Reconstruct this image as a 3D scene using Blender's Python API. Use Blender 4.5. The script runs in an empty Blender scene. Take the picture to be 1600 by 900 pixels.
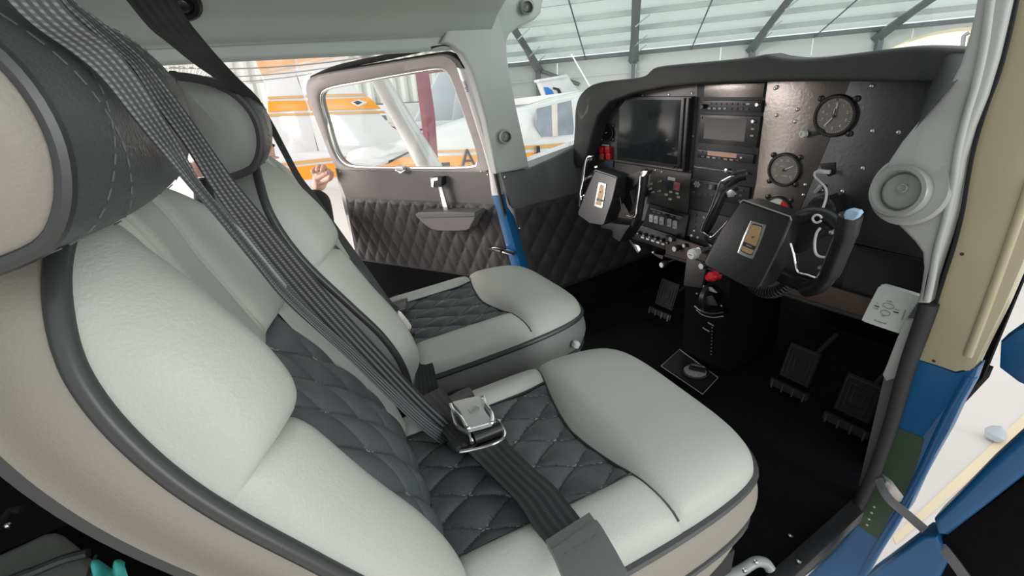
import bpy, bmesh, math, random
from mathutils import Vector as V, Matrix
random.seed(4)
scene = bpy.context.scene
COL = scene.collection
R = math.radians
# ------------------------------------------------------------------ camera
CAM = V((.80, -1.16, .92))
FPX = 740.0
_yaw, _pit, _rol = R(58.6178), R(24.8267), R(-4.9301)
_f = V((-math.sin(_yaw)*math.cos(_pit), math.cos(_yaw)*math.cos(_pit), -math.sin(_pit)))
_r0 = V((math.cos(_yaw), math.sin(_yaw), 0)); _u0 = _r0.cross(_f)
_r = _r0*math.cos(_rol) + _u0*math.sin(_rol)
_u = -_r0*math.sin(_rol) + _u0*math.cos(_rol)
cd = bpy.data.cameras.new('camera'); cam = bpy.data.objects.new('camera', cd); COL.objects.link(cam)
cd.sensor_width = 36; cd.lens = 36*FPX/1600; cd.clip_start = .01; cd.clip_end = 200
cam.matrix_world = Matrix(((_r.x, _u.x, -_f.x, CAM.x), (_r.y, _u.y, -_f.y, CAM.y), (_r.z, _u.z, -_f.z, CAM.z), (0, 0, 0, 1)))
scene.camera = cam
# ------------------------------------------------------------------ world, light, exposure
w = bpy.data.worlds.new('world'); scene.world = w; w.use_nodes = True
bg = w.node_tree.nodes['Background']; bg.inputs[0].default_value = (.93, .97, 1.0, 1); bg.inputs[1].default_value = 1.0
def area(name, loc, target, size, power, col=(1, 1, 1)):
    l = bpy.data.lights.new(name, 'AREA'); l.shape = 'RECTANGLE'; l.size, l.size_y = size; l.energy = power; l.color = col
    o = bpy.data.objects.new(name, l); COL.objects.link(o); o.location = loc
    o.rotation_euler = (V(target)-V(loc)).to_track_quat('-Z', 'Y').to_euler()
    return o
area('added_left_fill', (-7, -11, 3.6), (-9, 4, 0), (9, 4), 1900, (1, .93, .915))  # added fill light, brightens the parked aircraft and the side wall
area('added_roof_fill', (16, 4, 1.5), (-6, 22, 5), (8, 5), 1500, (.96, 1, .98))  # added fill light, lightens the hangar roof from below
scene.view_settings.view_transform = 'Standard'; scene.view_settings.look = 'None'
scene.view_settings.gamma = 1; scene.view_settings.exposure = .30
# ------------------------------------------------------------------ pixel -> place helpers
def ray(x, y): return _f + _r*((x-800)/FPX) - _u*((y-450)/FPX)
def hit(x, y, p0, n):
    d = ray(x, y); n = V(n); return CAM + d*((V(p0)-CAM).dot(n)/d.dot(n))
def at(x, y, ax, v):
    i = 'XYZ'.index(ax); d = ray(x, y); return CAM + d*((v-CAM[i])/d[i])
def AX(L, ax, v): return [at(x, y, ax, v) for x, y in L]
# the hangar stands level while the parked aeroplane (this cabin's frame) sits tail-low: EXT turns hangar coordinates into cabin coordinates
_ta = V((.64, .77, 0)).normalized()
EXTM = Matrix.Translation(CAM) @ Matrix.Rotation(R(5), 4, _ta) @ Matrix.Translation(-CAM)
if (EXTM @ V((CAM.x-7.7, CAM.y+6.4, 0))).z > 0: EXTM = Matrix.Translation(CAM) @ Matrix.Rotation(R(-5), 4, _ta) @ Matrix.Translation(-CAM)
EXTI = EXTM.inverted()
def ext(p): return EXTM @ V(p)
def eat(x, y, ax, v):       # pixel onto an axis plane of the hangar frame, result in hangar coordinates
    d = EXTI.to_3x3() @ ray(x, y); i = 'XYZ'.index(ax); return CAM + d*((v-CAM[i])/d[i])
def ehit(x, y, p0, n):
    d = EXTI.to_3x3() @ ray(x, y); n = V(n); return CAM + d*((V(p0)-CAM).dot(n)/d.dot(n))
GND = -.78                  # hangar floor height in hangar coordinates
# ------------------------------------------------------------------ materials
def M(name, col, rough=.5, metal=0, var=.06, scale=30, bump=0, bscale=None, spec=.5, coat=0, col2=None):
    m = bpy.data.materials.new(name); m.use_nodes = True; nt = m.node_tree; b = nt.nodes['Principled BSDF']
    b.inputs['Roughness'].default_value = rough; b.inputs['Metallic'].default_value = metal
    b.inputs['Specular IOR Level'].default_value = spec; b.inputs['Coat Weight'].default_value = coat
    tc = nt.nodes.new('ShaderNodeTexCoord'); nz = nt.nodes.new('ShaderNodeTexNoise'); nz.inputs['Scale'].default_value = scale
    nz.inputs['Detail'].default_value = 4
    nt.links.new(tc.outputs['Object'], nz.inputs['Vector'])
    mx = nt.nodes.new('ShaderNodeMix'); mx.data_type = 'RGBA'
    c2 = col2 or tuple(min(1, c*(1-var*2)) for c in col)
    mx.inputs[6].default_value = (*c2, 1); mx.inputs[7].default_value = (*[min(1, c*(1+var)) for c in col], 1)
    nt.links.new(nz.outputs['Fac'], mx.inputs[0]); nt.links.new(mx.outputs[2], b.inputs['Base Color'])
    if bump:
        n2 = nt.nodes.new('ShaderNodeTexNoise'); n2.inputs['Scale'].default_value = bscale or scale*8; n2.inputs['Detail'].default_value = 3
        nt.links.new(tc.outputs['Object'], n2.inputs['Vector'])
        bp = nt.nodes.new('ShaderNodeBump'); bp.inputs['Strength'].default_value = bump; bp.inputs['Distance'].default_value = .002
        nt.links.new(n2.outputs['Fac'], bp.inputs['Height']); nt.links.new(bp.outputs[0], b.inputs['Normal'])
    return m
def glass(name, tint, refl=.05):
    m = bpy.data.materials.new(name); m.use_nodes = True; nt = m.node_tree; nt.nodes.clear()
    o = nt.nodes.new('ShaderNodeOutputMaterial'); mix = nt.nodes.new('ShaderNodeMixShader')
    t = nt.nodes.new('ShaderNodeBsdfTransparent'); t.inputs[0].default_value = (*tint, 1)
    g = nt.nodes.new('ShaderNodeBsdfGlossy'); g.inputs['Roughness'].default_value = .03
    nz = nt.nodes.new('ShaderNodeTexNoise'); nz.inputs['Scale'].default_value = 12
    mr = nt.nodes.new('ShaderNodeMapRange'); mr.inputs['To Min'].default_value = refl*.8; mr.inputs['To Max'].default_value = refl*1.4
    nt.links.new(nz.outputs['Fac'], mr.inputs[0]); nt.links.new(mr.outputs[0], mix.inputs[0])
    nt.links.new(t.outputs[0], mix.inputs[1]); nt.links.new(g.outputs[0], mix.inputs[2]); nt.links.new(mix.outputs[0], o.inputs[0])
    return m
MT = dict(
 leather=M('light_leather', (.43, .44, .40), .42, 0, .04, 9, .25, 420),
 taupe=M('taupe_leather', (.255, .235, .195), .5, 0, .05, 6, .2, 380),
 grey_leather=M('grey_leather', (.17, .175, .165), .5, 0, .05, 8, .2, 380),
 dark_leather=M('dark_leather', (.062, .07, .071), .36, 0, .06, 10, .3, 380),
 quilt=M('quilted_leather', (.070, .078, .082), .42, 0, .06, 12, .3, 380),
 piping=M('piping_leather', (.035, .037, .036), .38, 0, .05, 20),
 thread=M('grey_thread', (.36, .38, .37), .7),
 webbing=M('black_webbing', (.022, .023, .024), .38, 0, .1, 60, .5, 900),
 webbing_sheen=M('webbing_painted_sheen', (.10, .105, .105), .32, 0, .1, 60, .5, 900),
 chrome=M('chrome', (.75, .75, .74), .16, 1, .03),
 satin=M('satin_steel', (.62, .62, .60), .32, 1, .05, 40),
 plastic=M('grey_trim_plastic', (.42, .44, .41), .45, 0, .04, 7, .15, 260),
 pillar=M('pale_trim_plastic', (.43, .445, .425), .6, 0, .03, 7, .2, 200),
 beige=M('beige_frame_plastic', (.33, .29, .275), .5, 0, .03, 7),
 headliner=M('headliner_vinyl', (.40, .44, .40), .55, 0, .04, 6, .2, 200),
 ventgrey=M('vent_grey', (.30, .31, .29), .35, 0, .04, 20),
 panelgrey=M('door_card_grey', (.155, .145, .137), .6, 0, .04, 9, .3, 300),
 kickgrey=M('kick_card_grey', (.125, .13, .125), .6, 0, .04, 9, .3, 300),
 doorquilt=M('door_quilt', (.042, .038, .037), .6, 0, .05, 12, .3, 300),
 black=M('black_plastic', (.012, .012, .013), .38, 0, .1, 20, .1),
 blackm=M('matt_black', (.008, .008, .009), .75, 0, .1, 20, .2),
 carpet=M('black_carpet', (.006, .006, .007), .95, 0, .2, 60, .8, 500, .1),
 hood=M('hood_vinyl', (.035, .036, .035), .55, 0, .06, 12, .4, 300),
 panel=M('panel_paint', (.060, .058, .055), .42, .3, .1, 15, .2, 200),
 panel_brown=M('panel_metal', (.24, .215, .20), .30, .9, .12, 6, .15, 150),
 panel_dark=M('panel_dark', (.020, .022, .024), .45, .2, .08, 8, .2, 200),
 bezel=M('bezel_black', (.015, .015, .015), .35),
 screen=M('dark_screen', (.012, .016, .017), .08, 0, .05, 5, spec=.7),
 screen2=M('grey_screen', (.035, .038, .038), .15, 0, .05, 5),
 amber=M('amber_display', (.55, .30, .22), .4),
 dial=M('dial_face', (.20, .18, .165), .3, 0, .08, 40, coat=.4),
 white=M('white_plastic', (.62, .63, .60), .4),
 offwhite=M('detector_white', (.60, .64, .60), .4),
 ink=M('ink', (.01, .01, .01), .5),
 print=M('panel_print', (.62, .62, .58), .6),
 red=M('red_plastic', (.55, .012, .02), .35),
 reddull=M('dull_red', (.28, .03, .03), .5),
 pinklens=M('pink_lens', (.5, .15, .16), .3),
 bluelabel=M('navy_label', (.03, .04, .10), .5),
 gold=M('gold_badge', (.42, .28, .13), .5, .1, .1, 30),
 brown=M('brown_laminate', (.055, .036, .028), .5, 0, .25, 25),
 cream=M('cream_paint', (.45, .41, .27), .25, 0, .04, 4, spec=.5, coat=.3),
 blue=M('blue_paint', (.008, .10, .25), .38, 0, .06, 4, coat=.12),
 green=M('green_primer', (.035, .07, .035), .5, 0, .15, 30),
 whitepaint=M('white_paint', (.70, .69, .68), .12, 0, .03, 3, coat=.6),
 greypaint=M('grey_paint', (.42, .45, .48), .3, 0, .03, 3),
 orange=M('orange_paint', (.85, .33, .02), .3, 0, .05, 3),
 tan=M('tan_paint', (.62, .36, .12), .3, 0, .05, 3),
 maroon=M('maroon_steel', (.24, .06, .09), .5, 0, .08, 6),
 steel=M('hangar_steel', (.17, .19, .20), .5, .2, .08, 3),
 cladding=M('hangar_cladding', (.70, .73, .70), .6, 0, .04, 1),
 roofing=M('hangar_roofing', (.50, .54, .52), .6, 0, .05, 1),
 corr=M('corrugated_wall', (.62, .63, .58), .5, 0, .05, 2),
 concrete=M('hangar_floor', (.72, .66, .62), .35, 0, .06, 1.5, .1, 30),
 skin=M('skin', (.75, .46, .36), .5, 0, .06, 60, .2, 300),
 cloth=M('black_cloth', (.012, .012, .014), .85, 0, .1, 60),
 hair=M('dark_hair', (.02, .014, .01), .6),
 teal=M('teal_cloth', (.05, .42, .38), .6, 0, .08, 30),
 tint_window=M('aircraft_window', (.30, .34, .38), .1, 0, .2, 4),
 logo_blue=M('blue_decal', (.03, .20, .62), .3),
 capblue=M('grip_cap_blue', (.42, .60, .80), .35, 0, .25, 90),
 belt_sheen=M('sheened_black_webbing', (.030, .031, .034), .4, 0, .1, 60, .5, 900),
 satin_bright=M('pale_satin_steel', (.80, .80, .78), .38, .7, .04, 60),
 steel_light=M('galvanised_steel', (.48, .52, .51), .5, .2, .06, 3),
 logo_ink=M('registration_ink', (.05, .07, .09), .4),
 rubber=M('seal_rubber', (.035, .034, .034), .7, 0, .08, 20),
 panel_mid=M('panel_grey_paint', (.11, .105, .10), .4, .4, .1, 15, .2, 200),
 panel_reflection_dark=M('panel_metal_painted_reflection', (.085, .088, .09), .36, .7, .1, 6, .15, 150),  # darker copy of the panel metal, reflection put into its colour
 thread_dark=M('dark_thread', (.13, .14, .138), .7),
 floor_paint=M('floor_line_paint', (.80, .66, .45), .4, 0, .05, 2),
 silver=M('silver_strap', (.50, .50, .52), .3, .8),
 windscreen=glass('windscreen_plexiglass', (.93, .975, .95), .05),
 pane=glass('door_window_plexiglass', (.96, .98, .97), .04),
)
def translucent(name, col):
    m = bpy.data.materials.new(name); m.use_nodes = True; nt = m.node_tree; nt.nodes.clear()
    o = nt.nodes.new('ShaderNodeOutputMaterial'); t = nt.nodes.new('ShaderNodeBsdfTranslucent'); t.inputs[0].default_value = (*col, 1)
    nz = nt.nodes.new('ShaderNodeTexNoise'); mx = nt.nodes.new('ShaderNodeMixShader'); tr = nt.nodes.new('ShaderNodeBsdfTransparent')
    mx.inputs[0].default_value = .35; nt.links.new(t.outputs[0], mx.inputs[1]); nt.links.new(tr.outputs[0], mx.inputs[2]); nt.links.new(mx.outputs[0], o.inputs[0])
    return m
def translucent_mix(name, col, f):
    m = M(name, col, .6, 0, .04, 1); nt = m.node_tree; b = nt.nodes['Principled BSDF']; o = nt.nodes['Material Output']
    t = nt.nodes.new('ShaderNodeBsdfTranslucent'); t.inputs[0].default_value = (*col, 1); mx = nt.nodes.new('ShaderNodeMixShader'); mx.inputs[0].default_value = f
    nt.links.new(b.outputs[0], mx.inputs[1]); nt.links.new(t.outputs[0], mx.inputs[2]); nt.links.new(mx.outputs[0], o.inputs[0]); return m
MT['roofing'] = translucent_mix('hangar_roofing_sheet', (.90, .93, .91), .70)  # light-passing share added so the roof looks brighter from below
MT['skylight'] = translucent('skylight_sheet', (.95, .97, .97))
def weave(name, dark, light, rough):
    m = M(name, dark, rough, 0, .1, 60); nt = m.node_tree; b = nt.nodes['Principled BSDF']
    uv = nt.nodes.new('ShaderNodeUVMap'); sp = nt.nodes.new('ShaderNodeSeparateXYZ'); nt.links.new(uv.outputs[0], sp.inputs[0])
    def fr(sock, f, off=0.0):
        a = nt.nodes.new('ShaderNodeMath'); a.operation = 'MULTIPLY_ADD'; a.inputs[1].default_value = f; a.inputs[2].default_value = off; nt.links.new(sock, a.inputs[0])
        c = nt.nodes.new('ShaderNodeMath'); c.operation = 'SINE'; nt.links.new(a.outputs[0], c.inputs[0]); return c.outputs[0]
    u = fr(sp.outputs[0], 2*math.pi*5, 0); v = fr(sp.outputs[1], 2*math.pi/.0032, 0)
    mu = nt.nodes.new('ShaderNodeMath'); mu.operation = 'MULTIPLY'; 
    mr = nt.nodes.new('ShaderNodeMapRange'); mr.inputs['From Min'].default_value = -.3; mr.inputs['From Max'].default_value = .6; nt.links.new(u, mr.inputs[0])
    mv = nt.nodes.new('ShaderNodeMapRange'); mv.inputs['From Min'].default_value = -.6; mv.inputs['From Max'].default_value = .6; mv.inputs['To Min'].default_value = .35; nt.links.new(v, mv.inputs[0])
    nt.links.new(mr.outputs[0], mu.inputs[0]); nt.links.new(mv.outputs[0], mu.inputs[1])
    mx = nt.nodes.new('ShaderNodeMix'); mx.data_type = 'RGBA'; mx.inputs[6].default_value = (*dark, 1); mx.inputs[7].default_value = (*light, 1)
    nt.links.new(mu.outputs[0], mx.inputs[0]); nt.links.new(mx.outputs[2], b.inputs['Base Color']); return m
MT['webbing_sheen'] = weave('webbing_painted_sheen', (.045, .047, .048), (.19, .20, .20), .38)  # black webbing, weave coloured paler to stand in for reflected light
MT['webbing_half_sheen'] = weave('webbing_painted_half_sheen', (.020, .021, .022), (.15, .155, .16), .4)  # same black webbing with a weaker painted sheen
MT['webbing'] = weave('black_webbing', (.016, .017, .018), (.035, .037, .038), .45)
MT['belt_sheen'] = weave('lap_webbing', (.022, .022, .024), (.050, .051, .055), .4)
# ------------------------------------------------------------------ object helpers
def root_loc(o):
    while o.parent: o = o.parent
    return o.location.copy()
def tags(o, label=None, cat=None, group=None, kind=None):
    if label: o['label'] = label
    if cat: o['category'] = cat
    if group: o['group'] = group
    if kind: o['kind'] = kind
    return o
def thing(name, label, cat, loc, group=None, kind=None):
    o = bpy.data.objects.new(name, None); COL.objects.link(o); o.location = V(loc); o.empty_display_size = .05
    return tags(o, label, cat, group, kind)
def link(name, verts, faces, mat, parent=None, smooth=True, label=None, cat=None, group=None, kind=None):
    if parent is not None: L = root_loc(parent)
    else:
        n = len(verts); L = V((sum(v[0] for v in verts)/n, sum(v[1] for v in verts)/n, min(v[2] for v in verts)))
    me = bpy.data.meshes.new(name); me.from_pydata([V(v)-L for v in verts], [], faces); me.update()
    o = bpy.data.objects.new(name, me); COL.objects.link(o)
    if parent is not None: o.parent = parent
    else: o.location = L
    me.materials.append(MT[mat] if isinstance(mat, str) else mat)
    if smooth:
        for p in me.polygons: p.use_smooth = True
        me.set_sharp_from_angle(angle=R(38))
    return tags(o, label, cat, group, kind)
class MB:
    def __init__(s): s.v = []; s.f = []
    def add(s, vs, fs):
        k = len(s.v); s.v += [V(v) for v in vs]; s.f += [tuple(i+k for i in f) for f in fs]; return s
    def bm(s, b):
        b.verts.index_update(); k = len(s.v); s.v += [v.co.copy() for v in b.verts]
        s.f += [tuple(v.index+k for v in f.verts) for f in b.faces]; b.free(); return s
    def box(s, c, size, X=(1, 0, 0), Y=(0, 1, 0), bev=0):
        X = V(X).normalized(); Y = V(Y).normalized(); Z = X.cross(Y).normalized(); Y = Z.cross(X)
        b = bmesh.new(); bmesh.ops.create_cube(b, size=1)
        for v in b.verts: v.co = V((v.co.x*size[0], v.co.y*size[1], v.co.z*size[2]))
        if bev: bmesh.ops.bevel(b, geom=b.edges[:], offset=bev, segments=2, affect='EDGES', profile=.7)
        for v in b.verts: v.co = V(c) + X*v.co.x + Y*v.co.y + Z*v.co.z
        return s.bm(b)
    def aabb(s, a, b, bev=0):
        a = V(a); b = V(b); return s.box((a+b)/2, [abs(x) for x in (b-a)], bev=bev)
    def prism(s, poly, vec, bev=0, seg=2, back=0):
        vec = V(vec); n = len(poly); b = bmesh.new()
        A = [b.verts.new(V(p)) for p in poly]; B = [b.verts.new(V(p)+vec) for p in poly]
        fa = b.faces.new(A); b.faces.new(B[::-1])
        for i in range(n): b.faces.new((A[i], B[i], B[(i+1) % n], A[(i+1) % n]))
        bmesh.ops.recalc_face_normals(b, faces=b.faces[:])
        if bev:
            ed = [e for e in b.edges if e.verts[0] in A and e.verts[1] in A]
            if back: ed += [e for e in b.edges if e.verts[0] in B and e.verts[1] in B]
            bmesh.ops.bevel(b, geom=ed, offset=bev, segments=seg, affect='EDGES', profile=.6, clamp_overlap=True)
        return s.bm(b)
    def tube(s, pts, r, n=8, caps=True, closed=False, flat=1, up=None):
        pts = [V(p) for p in pts]; m = len(pts); rs = r if isinstance(r, (list, tuple)) else [r]*m
        prev = None; vs = []
        for i, p in enumerate(pts):
            if closed: t = pts[(i+1) % m]-pts[i-1]
            else: t = pts[min(i+1, m-1)]-pts[max(i-1, 0)]
            t.normalize()
            if up is not None: a = V(up)
            elif prev is None: a = V((0, 0, 1)) if abs(t.z) < .9 else V((1, 0, 0))
            else: a = prev
            a = (a-t*a.dot(t)).normalized(); prev = a; c = t.cross(a)
            for k in range(n):
                g = 2*math.pi*k/n; vs.append(p + a*math.cos(g)*rs[i]*flat + c*math.sin(g)*rs[i])
        fs = []
        for i in range(m if closed else m-1):
            j = (i+1) % m
            for k in range(n): fs.append((i*n+k, i*n+(k+1) % n, j*n+(k+1) % n, j*n+k))
        if caps and not closed: fs += [tuple(range(n))[::-1], tuple(range((m-1)*n, m*n))]
        return s.add(vs, fs)
    def lathe(s, prof, o, axis, n=24, ref=None, cap=True):      # prof: (radius, distance along axis)
        o = V(o); axis = V(axis).normalized(); a = V(ref) if ref else (V((0, 0, 1)) if abs(axis.z) < .9 else V((1, 0, 0)))
        a = (a-axis*a.dot(axis)).normalized(); c = axis.cross(a); vs = []; fs = []
        for r, d in prof:
            for k in range(n):
                g = 2*math.pi*k/n; vs.append(o+axis*d+(a*math.cos(g)+c*math.sin(g))*max(r, 1e-5))
        for i in range(len(prof)-1):
            for k in range(n): fs.append((i*n+k, i*n+(k+1) % n, (i+1)*n+(k+1) % n, (i+1)*n+k))
        if prof[0][0] > 1e-4: fs.append(tuple(range(n))[::-1])
        if cap and prof[-1][0] > 1e-4: fs.append(tuple(range((len(prof)-1)*n, len(prof)*n)))
        return s.add(vs, fs)
    def ribbon(s, pts, wdir, width, th=.0016):
        # pts centre line, wdir list (or one) of width directions
        m = len(pts); vs = []
        for i, p in enumerate(pts):
            p = V(p); t = (V(pts[min(i+1, m-1)])-V(pts[max(i-1, 0)])).normalized()
            wv = V(wdir[i]) if isinstance(wdir[0], (list, tuple, V)) else V(wdir)
            wv = (wv-t*wv.dot(t)).normalized(); n = t.cross(wv)
            ww = width[i] if isinstance(width, (list, tuple)) else width
            for a, b in ((-.5, -.5), (0, -.62), (.5, -.5), (.5, .5), (0, .62), (-.5, .5)): vs.append(p+wv*a*ww+n*b*th)
        fs = []
        for i in range(m-1):
            for k in range(6): fs.append((i*6+k, i*6+(k+1) % 6, (i+1)*6+(k+1) % 6, (i+1)*6+k))
        fs += [tuple(range(6))[::-1], tuple(range((m-1)*6, m*6))]
        return s.add(vs, fs)
    def grid(s, fn, ns, nt, wrap=False):
        vs = [fn(i/ns, j/nt) for j in range(nt+1) for i in range(ns+1)]
        fs = [(j*(ns+1)+i, j*(ns+1)+i+1, (j+1)*(ns+1)+i+1, (j+1)*(ns+1)+i) for j in range(nt) for i in range(ns)]
        return s.add(vs, fs)
    def ball(s, c, r, n=12, sq=(1, 1, 1)):
        b = bmesh.new(); bmesh.ops.create_uvsphere(b, u_segments=n, v_segments=max(6, n//2), radius=1)
        for v in b.verts: v.co = V(c)+V((v.co.x*r*sq[0], v.co.y*r*sq[1], v.co.z*r*sq[2]))
        return s.bm(b)
    def out(s, name, mat, parent=None, **k): return link(name, s.v, s.f, mat, parent, **k)
def sm(P, k=6, closed=False):           # Catmull-Rom through points
    P = [V(p) for p in P]; n = len(P); o = []
    for i in range(n if closed else n-1):
        if closed: a, b, c, d = P[i-1], P[i], P[(i+1) % n], P[(i+2) % n]
        else: a, b, c, d = P[max(i-1, 0)], P[i], P[i+1], P[min(i+2, n-1)]
        for j in range(k):
            t = j/k; o.append(.5*((2*b)+(c-a)*t+(2*a-5*b+4*c-d)*t*t+(3*b-a-3*c+d)*t**3))
    if not closed: o.append(P[-1])
    return o
def lerp(a, b, t): return a+(b-a)*t
def interp(T, x):
    if x <= T[0][0]: return T[0][1]
    for (a, p), (b, q) in zip(T, T[1:]):
        if x <= b: return p+(q-p)*(x-a)/(b-a)
    return T[-1][1]
def sstep(a, b, x):
    t = min(1, max(0, (x-a)/(b-a))); return t*t*(3-2*t)
def textmesh(name, body, size, mat, o, X, Y, parent, align='CENTER', lift=.0004, **k):
    c = bpy.data.curves.new(name, 'FONT'); c.body = body; c.size = size; c.align_x = align; c.align_y = 'CENTER'; c.extrude = size*.02
    t = bpy.data.objects.new(name, c); COL.objects.link(t); bpy.context.view_layer.update()
    me = bpy.data.meshes.new_from_object(t.evaluated_get(bpy.context.evaluated_depsgraph_get()))
    bpy.data.objects.remove(t); X = V(X).normalized(); Y = V(Y); Y = (Y-X*Y.dot(X)).normalized(); Z = X.cross(Y)
    vs = [V(o)+X*v.co.x+Y*v.co.y+Z*(v.co.z+lift) for v in me.vertices]; fs = [tuple(p.vertices) for p in me.polygons]
    bpy.data.meshes.remove(me)
    return link(name, vs, fs, mat, parent, smooth=False, **k)
def screw(c, n, r, parent, mat='satin', name='screw'):
    return MB().lathe([(r, 0), (r, .0006), (r*.8, .0014), (r*.3, .0018), (0, .0018)], c, n, 10).out(name, mat, parent)
# ================================================================== CABIN SHELL (structure)
def S(mb, name, mat, **k): return mb.out(name, mat, kind='structure', **k)
S(MB().prism([V((-.60, -2.2, -.03)), V((.56, -2.2, -.03)), V((.56, .7, -.03)), V((-.60, .7, -.03))], (0, 0, -.04)), 'floor', 'carpet', label='black carpeted cabin floor')
# left wall ahead of the door: grey upper card over a quilted lower card
LX = -.52
wl = thing('wall_left', 'left cabin side ahead of the open door', None, (LX, 0, 0), kind='structure')
up = [at(783, 271, 'X', LX), at(830, 263, 'X', LX), at(870, 245, 'X', LX), at(908, 224, 'X', LX), V((LX, .10, .70)), V((LX, .6, .74)), V((LX, .6, .49)), at(915, 298, 'X', LX), at(803, 326, 'X', LX), at(798, 320, 'X', LX)]
MB().prism(up, (-.012, 0, 0), bev=.003).out('upper_card', 'kickgrey', wl)
def flatquilt(c00, c10, c01, c11, n, amp, px, py, ns, nt):
    c00, c10, c01, c11, n = map(V, (c00, c10, c01, c11, n)); n.normalize()
    U = (c10-c00).normalized(); W = n.cross(U)
    def fn(s, t):
        p = c00.lerp(c10, s).lerp(c01.lerp(c11, s), t); d = p-c00; x, y = d.dot(U), d.dot(W)
        a = (x/px+y/py)*math.pi; b = (x/px-y/py)*math.pi
        e = min(1, min(s, 1-s)*30, min(t, 1-t)*20)
        return p+n*amp*(abs(math.sin(a))*abs(math.sin(b)))**.45*e
    return MB().grid(fn, ns, nt)
flatquilt((LX+.001, -.318, .488), (LX+.001, .6, .488), (LX+.001, -.275, .13), (LX+.001, .6, .13), (1, 0, 0), .008, .085, .115, 150, 80).out('quilted_card', 'doorquilt', wl)
MB().prism([V((LX, -.28, .13)), V((LX, .7, .13)), V((LX, .7, -.03)), V((LX, -.26, -.03))], (-.012, 0, 0)).out('lower_carpet_panel', 'carpet', wl)
MB().prism([V((LX-.012, -.35, .62)), V((LX-.012, .59, .74)), V((LX-.012, .59, -.1)), V((LX-.012, -.28, -.1))], (-.05, 0, 0)).out('outer_skin', 'whitepaint', wl)
for q in [(789, 277), (812, 357)]: screw(at(*q, 'X', LX+.003), (1, 0, 0), .005, wl)
# fuselage behind the left door and the sill under it
fr = MB(); fr.prism([V((-.55, -1.24, 1.0)), V((-.55, -2.2, 1.0)), V((-.55, -2.2, -.1)), V((-.55, -1.12, -.1)), V((-.55, -1.12, .3)), V((-.55, -1.25, .6))], (-.04, 0, 0))
S(fr, 'wall_left_rear', 'carpet', label='left cabin side behind the door opening')
S(MB().aabb((-.60, -1.15, -.10), (-.53, -.26, .015), bev=.008), 'trim_1', 'blue', label='blue painted sill under the left door opening')
S(MB().prism([V((-.55, -2.2, -.03)), V((.55, -2.2, -.03)), V((.55, -2.2, 1.15)), V((-.55, -2.2, 1.15))], (0, -.04, 0)), 'wall_rear', 'headliner', label='cabin rear bulkhead')
# firewall
S(MB().prism([V((-.56, .60, -.06)), V((.56, .60, -.06)), V((.56, .60, .80)), V((-.56, .60, .80))], (0, .03, 0)), 'wall_front', 'carpet', label='black firewall at the front of the footwell')
# header over the left door
hd = thing('trim_2', 'grey-green headliner strip over the left door opening', None, (-.53, -.8, .98), kind='structure')
prof = [(-.535, .980), (-.527, .978), (-.520, .985), (-.516, 1.012), (-.512, 1.016), (-.500, 1.024), (-.46, 1.06), (-.38, 1.105), (-.2, 1.135), (0, 1.142)]
def header(s, t):
    k = s*(len(prof)-1); i = min(int(k), len(prof)-2); a, b = prof[i], prof[i+1]; f = k-i; y = lerp(-2.2, -.36, t)
    return V((lerp(a[0], b[0], f), y, lerp(a[1], b[1], f)+.004*sstep(-.6, -1.2, y)))
MB().grid(header, 45, 30).out('headliner_strip', 'headliner', hd)
for q, v in (((228, 69), 0), ((547, 57), 0), ((696, 57), 0)): screw(at(*q, 'X', -.517), (1, 0, .1), .0055, hd)
# join plates in the strip
MB().tube([at(213, 54, 'X', -.515), at(222, 66, 'X', -.516), at(230, 80, 'X', -.518)], .0016, 5).out('panel_joint', 'blackm', hd)
MB().tube([at(726, 0, 'X', -.49), at(722, 18, 'X', -.50), at(712, 40, 'X', -.512)], .0013, 5).out('panel_joint', 'blackm', hd)
S(MB().prism([V((-.60, -2.2, 1.15)), V((.60, -2.2, 1.15)), V((.60, -.33, 1.15)), V((-.60, -.33, 1.15))], (0, 0, .04)), 'ceiling', 'headliner', label='cabin roof over the front seats')
MB().tube([V((-.5135, y/10, 1.0125)) for y in range(-22, -3)], .0012, 5).out('ridge_joint', 'ventgrey', hd)
# rear corner trim of the left opening (rounded), lower edge meets rear window post
rc = sm([V((-.53, -1.16, .99)), V((-.53, -1.21, .982)), V((-.53, -1.25, .955)), V((-.53, -1.27, .90)), V((-.53, -1.26, .7)), V((-.53, -1.2, .4))], 5)
S(MB().prism(rc+[V((-.53, -1.45, .4)), V((-.53, -1.45, 1.03)), V((-.53, -1.16, 1.03))], (-.02, 0, 0), bev=.004), 'trim_3', 'headliner', label='rounded rear corner of the left door opening')
# round dark air outlet in the headliner
vt = thing('ceiling_vent', 'black round air outlet set in the headliner at top left', 'air vent', at(282, 5, 'X', -.40))
o = at(284, 4, 'X', -.42); nn = V((.75, -.1, -.55))
MB().lathe([(.034, 0), (.034, .004), (.028, .010), (.020, .010), (.018, .004), (0, .003)], o, nn, 28).out('outlet_ring', 'black', vt)
MB().lathe([(.012, .003), (.012, .014), (.009, .016), (0, .016)], o, nn, 20).out('outlet_nozzle', 'bezel', vt)
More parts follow.
